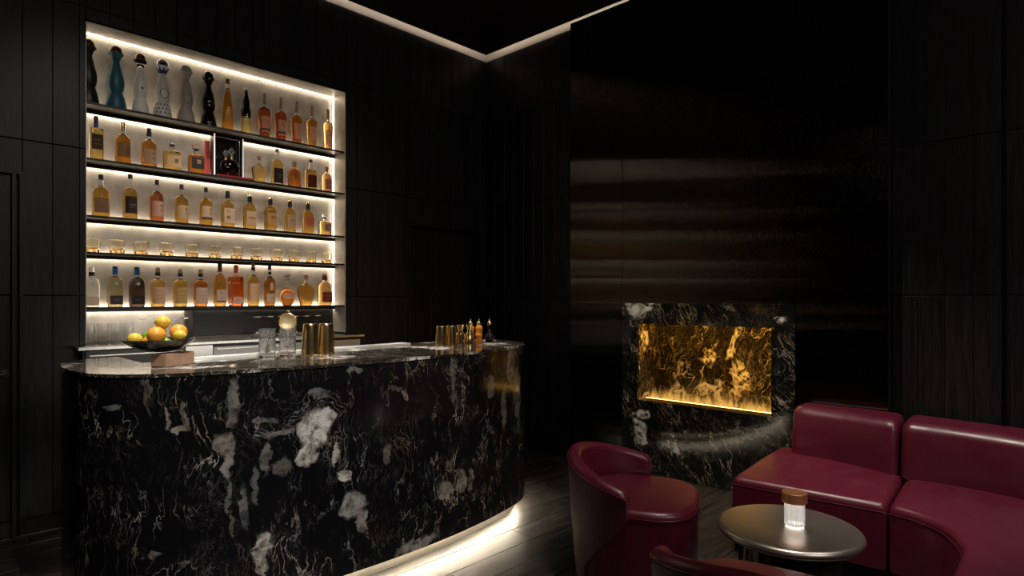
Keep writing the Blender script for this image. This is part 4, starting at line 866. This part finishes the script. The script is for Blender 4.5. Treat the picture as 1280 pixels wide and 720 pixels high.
# image right is (.694,-.720), image depth is (.720,.694)
def R2(a, b): return (.694*a+.720*b, -.720*a+.694*b)
for lb, a, b, dz, r, mt, el, nub, rot in (
    ('yellow lemon crowning the top of the fruit heap', .016, .0, .141, .031, 'fruit_y', 1.08, True, -.7),
    ('large orange in the middle of the heap, just under the top lemon', .034, -.085, .084, .040, 'fruit_o', 1.0, False, .3),
    ('orange-yellow fruit behind and right of the middle orange', .070, .040, .092, .039, 'fruit_o', 1.0, False, 1.3),
    ('orange half hidden behind the lime and the top lemon', -.034, .055, .100, .032, 'fruit_o', 1.0, False, 2),
    ('green lime on the left side of the heap', -.051, .001, .074, .028, 'fruit_g', 1.05, True, -.3),
    ('yellow lemon at the left rim of the bowl', -.087, -.051, .064, .030, 'fruit_y', 1.08, True, -.72),
    ('orange low at the front rim of the bowl', -.016, -.052, .048, .032, 'fruit_o', 1.0, False, .4),
    ('yellow lemon at the right rim of the bowl', .110, -.024, .080, .027, 'fruit_y', 1.12, True, -.9),
    ('green lime barely showing at the front right of the bowl', .048, -.029, .043, .025, 'fruit_g', 1.0, True, .4),
    ('orange buried in the centre of the bowl', .004, .014, .044, .033, 'fruit_o', 1.0, False, .4)):
    x_, y_ = R2(a, b); citrus(lb, x_, y_, dz, r, mt, el, nub, rot)
# cut crystal mixing glasses
def mixing(label, x, y, Ht=.155, R=.043):
    t = at_bar('mixing_glass', label, 'glass', x, y, group='cut crystal mixing glasses')
    seg = 48; nz = 26; rows = []
    for j in range(nz+1):
        z = Ht*j/nz; row_ = []
        for k in range(seg):
            a = 2*pi*k/seg; d = 0
            if .12 < z/Ht < .66:
                u1 = (k/seg*12+z/.036) % 1; u2 = (k/seg*12-z/.036) % 1
                d = .0022*max(0, 1-min(u1, 1-u1)*6)+.0022*max(0, 1-min(u2, 1-u2)*6)
            r = (R*.94 if z < .004 else R)-min(d, .0025); row_.append((r*cos(a), r*sin(a), z))
        rows.append(row_)
    for r, z in ((R-.003, Ht), (R-.0035, .016), (.005, .014)): rows.append([(r*cos(2*pi*k/seg), r*sin(2*pi*k/seg), z) for k in range(seg)])
    MB().grid(rows, close_u=True, caps=True).obj('glass_body', M['cut'], t, angle=25); return t
mixing('cut crystal mixing glass holding a gold spoon, left of the strainer', 1.475, 3.285); mixing('cut crystal mixing glass with the gold strainer resting on top', 1.575, 3.250)
# spoon / cup inside left glass
t = at_bar('julep_strainer', 'golden bowl-shaped strainer standing in the left crystal glass', 'strainer', 1.475, 3.285)
m = MB(); rows = []
for j in range(7):
    a = pi/2*j/6; rows.append([(.027*sin(a)*cos(2*pi*k/20), .012*cos(a)*-1, .027*sin(a)*sin(2*pi*k/20)) for k in range(20)])
o = m.grid(rows, close_u=True).obj('strainer_bowl', M['pale_gold'], t); o.location = (.0, 0, .045); o.rotation_euler = (.2, 0, .7)
o = MB().tube([(.002, 0, .066), (.010, 0, .115), (.018, 0, .150)], .003, 8).obj('handle', M['pale_gold'], t)
# fine strainer: round gold disc facing the room
t = at_bar('fine_strainer', 'round gold fine mesh strainer leaning on the crystal glass', 'strainer', 1.612, 3.330)
m = MB().tube([(.047*cos(2*pi*k/40), 0, .047*sin(2*pi*k/40)) for k in range(40)], .0032, 8, closed=True); o1 = m.obj('rim', M['gold'], t)
m = MB(); rows = []
for j in range(10):
    a = pi/2*j/9; rows.append([(.045*sin(a)*cos(2*pi*k/32), .020*cos(a), .045*sin(a)*sin(2*pi*k/32)) for k in range(32)])
o2 = m.grid(rows, close_u=True).obj('mesh_bowl', simple('gold_mesh', (.95, .80, .50), .42, .7, bump=.6, nscale=500), t)
o3 = MB().tube([(-.010, 0, .049), (-.006, 0, .060), (.0, 0, .063), (.006, 0, .060), (.010, 0, .049)], .002, 8).obj('hook', M['gold'], t)
o4 = MB().tube([(0, 0, -.047), (0, .012, -.10), (-.006, .02, -.182)], .003, 8).obj('handle', M['gold'], t)
for o in (o1, o2, o3, o4): o.location = (-.003, -.01, .188); o.rotation_euler = (0, 0, -.55)
# shaker tins
def tin(label, x, y, Ht, R, dome=False):
    t = at_bar('shaker_tin', label, 'cocktail shaker', x, y, group='gold shaker tins')
    MB().lathe([(R, 0), (R*1.01, .003), (R*.985, .01), (R*.97, .03), (R*.80, Ht-.008), (R*.79, Ht-.004), (R*.74, Ht-.001)], 36).obj('tin_body', M['gold'], t)
    MB().lathe([(R*.73, 0), (R*.71, .002)], 30, c=(0, 0, Ht-.001)).obj('base_disc', M['pale_gold'], t)
    return t
tin('larger upturned gold shaker tin beside the crystal glasses', 1.705, 3.240, .175, .051); tin('larger upturned gold shaker tin, right one of the tall pair', 1.822, 3.275, .172, .050)
tin('smaller upturned gold shaker tin on the far part of the bar, left one', 2.66, 3.235, .133, .043); tin('smaller upturned gold shaker tin on the far part of the bar, right one', 2.765, 3.255, .133, .043)
def jigger(label, x, y, Ht, R):
    t = at_bar('jigger', label, 'jigger', x, y, group='gold jiggers')
    MB().lathe([(R, 0), (R, .002), (R*.9, .5*Ht), (R*.55, .62*Ht), (R*.38, .66*Ht)], 28).obj('large_cup', M['gold'], t)
    MB().lathe([(R*.38, .66*Ht), (R*.5, .74*Ht), (R*.84, Ht), (R*.80, Ht), (R*.4, .75*Ht), (.001, .74*Ht)], 28).obj('small_cup', M['pale_gold'], t)
jigger('gold hourglass jigger right of the far shaker tins', 2.872, 3.28, .134, .037); jigger('gold hourglass jigger in front of the orange bitters', 2.945, 3.265, .134, .032)
orange_m = simple('orange_bitters_glass', (.80, .30, .035), .2)
def dasher(label, x, y, Ht):
    t = at_bar('bitters_bottle', label, 'bitters bottle', x, y, group='orange bitters bottles')
    MB().lathe([(.028, 0), (.029, .004), (.024, .03), (.028, .05), (.024, .058), (.026, .09), (.027, .105), (.020, .118), (.012, .122)], 24).obj('bottle_body', orange_m, t)
    MB().lathe([(.016, .120), (.017, .122), (.017, .142), (.012, .150), (.005, .153), (.0045, .165), (.003, .17)], 18).obj('dasher_cap', M['gold'], t)
dasher('orange bitters bottle with gold dasher cap, nearer the jigger', 3.03, 3.345, .17); dasher('orange bitters bottle with gold dasher cap, next to the black one', 3.10, 3.33, .17)
t = at_bar('bitters_bottle', 'round-bellied black glass bitters bottle with gold dasher cap', 'bitters bottle', 3.15, 3.27)
MB().lathe([(.018, 0), (.026, .004), (.036, .018), (.038, .032), (.033, .048), (.018, .062), (.0135, .070), (.0125, .122)], 28).obj('bottle_body', ceramic((.012, .008, .01), .06), t)
MB().lathe([(.017, .120), (.017, .142), (.012, .150), (.005, .153), (.004, .168), (.003, .172)], 18).obj('dasher_cap', M['gold'], t)

# ------------------------------------------------------------------ lounge furniture
def resample(P, n):
    P = [Vector(p) for p in P]; d = [0]
    for a, b in zip(P, P[1:]): d.append(d[-1]+(b-a).length)
    out = []
    for i in range(n):
        s = d[-1]*i/(n-1); j = min(max(bisect.bisect_right(d, s)-1, 0), len(P)-2); out.append(P[j].lerp(P[j+1], (s-d[j])/(d[j+1]-d[j])))
    return out
def pad(F, B, z0, z1, r=.03, crown=0.0, lean=0.0, n=28, rb=None, endr=None, bulge=0.0):
    """upholstered block lofted between a front curve F and a back curve B"""
    F = catmull(F, 6) if len(F) > 2 else F; B = catmull(B, 6) if len(B) > 2 else B
    F = resample(F, 41); B = resample(B, 41); endr = r if endr is None else endr; rb = r if rb is None else rb
    len_ = sum((a-b).length for a, b in zip(F, F[1:]))
    def at(t):
        x = t*40; i = min(int(x), 39); return F[i].lerp(F[i+1], x-i), B[i].lerp(B[i+1], x-i)
    st_ = []
    K = 5
    for k in range(K): th = pi/2*k/K; st_.append((endr*(1-cos(th))*0+endr*(1-cos(pi/2-(pi/2-th)))*1.0, endr*(1-sin(th))))
    ts = [(endr*(1-cos(pi/2*k/K)), endr*(1-sin(pi/2*k/K))) for k in range(K)]
    stations = [(d/len_, ins_) for d, ins_ in ts]
    stations = [((endr*(1-cos(pi/2*k/K)))/len_, endr*(1-sin(pi/2*k/K))) for k in range(K+1)]
    stations = [(endr*(1-cos(pi/2*k/K))/len_, endr*(1-sin(pi/2*k/K))) for k in range(K+1)]
    mids = [(endr/len_+(1-2*endr/len_)*i/n, 0) for i in range(1, n)]
    allst = stations+mids+[(1-t, q) for t, q in reversed(stations)]
    rows = []
    for t, q in allst:
        f, b = at(t); D = (b-f).length; dr = (b-f).normalized(); rowp = []
        a0, a1 = q, D-q; zz0, zz1 = z0+min(q, .01), z1-q; cr_ = crown*sin(pi*min(1, max(0, t)))**.4 if crown else 0
        prof = [(a0, zz0), (a0, zz0+(zz1-r-zz0)*.5)]
        for k in range(7): th = pi/2*k/6; prof.append((a0+r*(1-cos(th)), zz1-r+r*sin(th)))
        for k in range(1, 8): x = k/8; prof.append((a0+r+(a1-rb-a0-r)*x, zz1+cr_*sin(pi*x)))
        for k in range(7): th = pi/2*k/6; prof.append((a1-rb+rb*sin(th), zz1-rb+rb*cos(th)))
        prof += [(a1, zz0+(zz1-rb-zz0)*.5), (a1, zz0)]
        for a, z in prof:
            zf = (z-z0)/(z1-z0); bl = -bulge*max(0, sin(pi*min(1, max(0, zf))))**.7*max(0, sin(pi*min(1, max(0, t))))**.5*(1 if a < D*.5 else 0)
            p = f+dr*(a+bl+lean*zf); rowp.append((p.x, p.y, z))
        rows.append(rowp)
    return MB().grid(rows, close_u=True, caps=True)
def along(P, z, off, n=40, t0=0, t1=1):
    P = catmull(P, 6) if len(P) > 2 else P
    return [(p.x, p.y, z) for p in resample(P, n)]
Lm = M['leather']
GS = 'sections of the burgundy sofa'
s1 = thing('sofa_section', 'burgundy leather sofa section against the wall beside the fireplace, with straight back cushion', 'sofa', (0, 0, 0), group=GS)
F1 = [(3.40, 1.525), (3.432, 1.15), (3.470, .762)]; B1 = [(4.35, 1.60), (4.38, 1.2), (4.36, .835)]
F2 = [(3.470, .752), (3.43, .62), (3.33, .505), (3.14, .418), (2.95, .40), (2.60, .40), (2.2, .42)]
B2 = [(4.36, .825), (4.37, .45), (4.30, .10), (4.05, -.32), (3.70, -.52), (3.2, -.60), (2.2, -.60)]
def shift(P, d, Q):   # move curve P towards Q by d
    return [tuple(Vector(a)+(Vector(b)-Vector(a)).normalized()*d) for a, b in zip(P, Q)]
def sofa(t, F, B, bF, bB, endr=.02):
    pad(F, B, .10, .388, r=.012, endr=.012).obj('seat_base', Lm, t)
    pad(F, B, .388, .430, r=.034, crown=.020, endr=.034).obj('seat', Lm, t)
    MB().tube(along(shift(F, -.001, B), .388, 0), .0035, 6).obj('piping', M['piping'], t)
    pad(shift(F, .05, B), shift(B, .05, F), 0, .10, r=.005).obj('plinth', M['dark'], t)
    pad(bF, bB, .425, .745, r=.055, rb=.05, lean=.05, endr=.05, bulge=.03).obj('back_cushion', Lm, t)
sofa(s1, F1, B1, [(4.165, 1.475), (4.12, 1.15), (4.03, .832)], [(4.39, 1.475), (4.395, 1.15), (4.37, .86)])
s2 = thing('sofa_section', 'burgundy leather corner sofa section curving round the table, its back cushion running out of frame', 'sofa', (0, 0, 0), group=GS)
sofa(s2, F2, B2, [(4.03, .820), (4.035, .55), (3.98, .26), (3.84, -.05), (3.55, -.26), (3.15, -.33), (2.2, -.34)], [(4.40, .850), (4.36, .55), (4.30, .20), (4.10, -.22), (3.70, -.44), (3.2, -.53), (2.2, -.54)])
# tub chairs
def chair(label, x, y, th, grp):
    t = thing('tub_chair', label, 'chair', (x, y, 0), th, grp)
    def sq(sf, sb, sw, n, e=3.1):
        out = []
        for i in range(n):
            a = 2*pi*i/n; c, s = cos(a), sin(a); q = 2/e
            X = math.copysign(abs(c)**q, c); Y = math.copysign(abs(s)**q, s)*sw; X = X*sf if X > 0 else X*sb; out.append((X, Y))
        return out
    base = sq(1, 1, 1, 48)
    def ring(k, z, inset=0): return [((.285-inset if X > 0 else .315-inset)*X*k, (.325-inset)*Y*k, z) for X, Y in base]
    rows = [ring(.93, .0), ring(.95, .05), ring(.985, .3), ring(1, .395)]
    MB().grid(rows, close_u=True, caps=True).obj('seat_base', Lm, t)
    rows = [ring(1, .396)]+[ring(1, .400+.035*sin(pi/2*k/6), .035*(1-cos(pi/2*k/6))) for k in range(7)]+[ring(s_, .435+.010*(1-s_*s_), .035) for s_ in (.85, .65, .4, .15)]
    MB().grid(rows, close_u=True, caps=True).obj('seat', Lm, t)
    MB().tube([(X*1.004*(1), Y*1.004, .397) for X, Y, z in ring(1, 0)], .0035, 6, closed=True).obj('piping', M['piping'], t)
    A0 = 1.60
    def topz(k):  # k 0 at the back .. 1 at arm tip
        return .655-.122*k**1.5
    n = 56; Ro = .395
    # outer velvet shell, thin, its front edges sweeping back towards the floor
    lv = [0, .08, .2, .32, .42, .50, .58, .66, .74, .82, .90, 1.0]
    rows_o = []; rows_i = []
    for l in lv:
        ro = []; ri = []
        for i in range(n+1):
            k = -1+2*i/n
            zt = topz(abs(k))-.030; z = zt*l
            a_edge = A0+max(0, (.80-l))*1.25*(.5+.5*min(1, (.80-l)/.3)) if l < .80 else A0
            a_edge = min(a_edge, 2.35)
            ph = pi+k*(pi-a_edge); R_ = Ro-.045*(1-l)**1.2
            ro.append((R_*cos(ph), R_*sin(ph), z)); ri.append(((R_-.014)*cos(ph), (R_-.014)*sin(ph), z))
        rows_o.append(ro+ri[::-1])
    MB().grid(rows_o, close_u=True, caps=True).obj('shell', M['shell'], t, angle=50)
    # leather inside with rolled rim
    rows = []
    for i in range(n+1):
        k = -1+2*i/n; ph = pi+k*(pi-A0); ka = abs(k); zt = topz(ka)
        e = 1.0
        wd = .072; c = wd/2; rim = Ro-c
        sec = []
        tipk = max(0, (ka-.955)/.045); shr = math.sqrt(max(.02, 1-tipk**2)) if tipk > 0 else 1
        for j in range(13):
            a = -pi*.02+ (pi*1.04)*j/12; sec.append((rim+c*cos(a)*(.6+.4*shr), zt-.036+.036*sin(a)*(.5+.5*shr)))
        sec += [(rim-c+.004, .50 if zt > .56 else zt-.06), (rim-c-.004, .42), (rim-c+.02, .40), (rim+c-.016, .40), (rim+c-.016, zt-.06)]
        rows.append([(q*cos(ph), q*sin(ph), z) for q, z in sec])
    MB().grid(rows, close_u=True, caps=True).obj('backrest', Lm, t, angle=60)
    pp = []
    for i in range(n+1):
        k = -1+2*i/n; ph = pi+k*(pi-A0); pp.append(((Ro+.001)*cos(ph), (Ro+.001)*sin(ph), topz(abs(k))-.032))
    MB().tube(pp, .0035, 6).obj('rim_piping', M['piping'], t)
    return t
chair('burgundy leather tub chair standing between the bar and the fireplace', 2.803, 1.742, -1.173, 'burgundy tub chairs')
chair('burgundy leather tub chair seen from behind in the foreground, near the table', 2.112, .815, .197, 'burgundy tub chairs')
# table
tb = thing('cocktail_table', 'small round satin metal cocktail table with fluted drum base', 'table', (2.775, .985, 0))
TZ = .455
pr = [(.20, TZ-.040), (.262, TZ-.038)]+[(.275+.022*cos(a), TZ-.020+.020*sin(a)) for a in [(-70+i*17.5)*pi/180 for i in range(10)]]+[(.16, TZ), (.002, TZ)]
MB().lathe(pr, 72).obj('tabletop', M['table_metal'], tb)
MB().lathe([(.215, 0), (.215, .004), (.20, TZ-.041)], 96, flute=.022, nf=24).obj('drum_base', wood('ebonised_wood', (.035, .03, .026), 2, rough=.35), tb)
# portable lamp
lp = thing('table_lamp', 'small portable lamp with copper disc cap and ribbed glowing glass', 'lamp', (2.79, .965, TZ+.0005))
rg, nt, b_ = new_mat('ribbed_lamp_glass'); b_.inputs['Base Color'].default_value = (.95, .95, .95, 1); b_.inputs['Transmission Weight'].default_value = .7; b_.inputs['Roughness'].default_value = .12
b_.inputs['Emission Color'].default_value = (1, .92, .85, 1); b_.inputs['Emission Strength'].default_value = .10
MB().lathe([(.040, .006), (.0405, .012), (.0405, .104), (.030, .104), (.030, .016), (.002, .016)], 96, flute=.045, nf=24).obj('ribbed_glass', rg, lp, angle=80)
MB().lathe([(.036, 0), (.037, .003), (.030, .005)], 40).obj('lit_base', emit('lamp_base_glow', (1, .93, .86), 2.2), lp)
MB().lathe([(.028, 0), (.028, .002)], 30, c=(0, 0, .1015)).obj('light_disc', emit('lamp_disc', (1, .9, .8), 5), lp)
MB().lathe([(.050, .104), (.0515, .106), (.0515, .146), (.050, .148), (.0035, .1485), (.001, .1485)], 56).obj('copper_cap', M['copper'], lp)
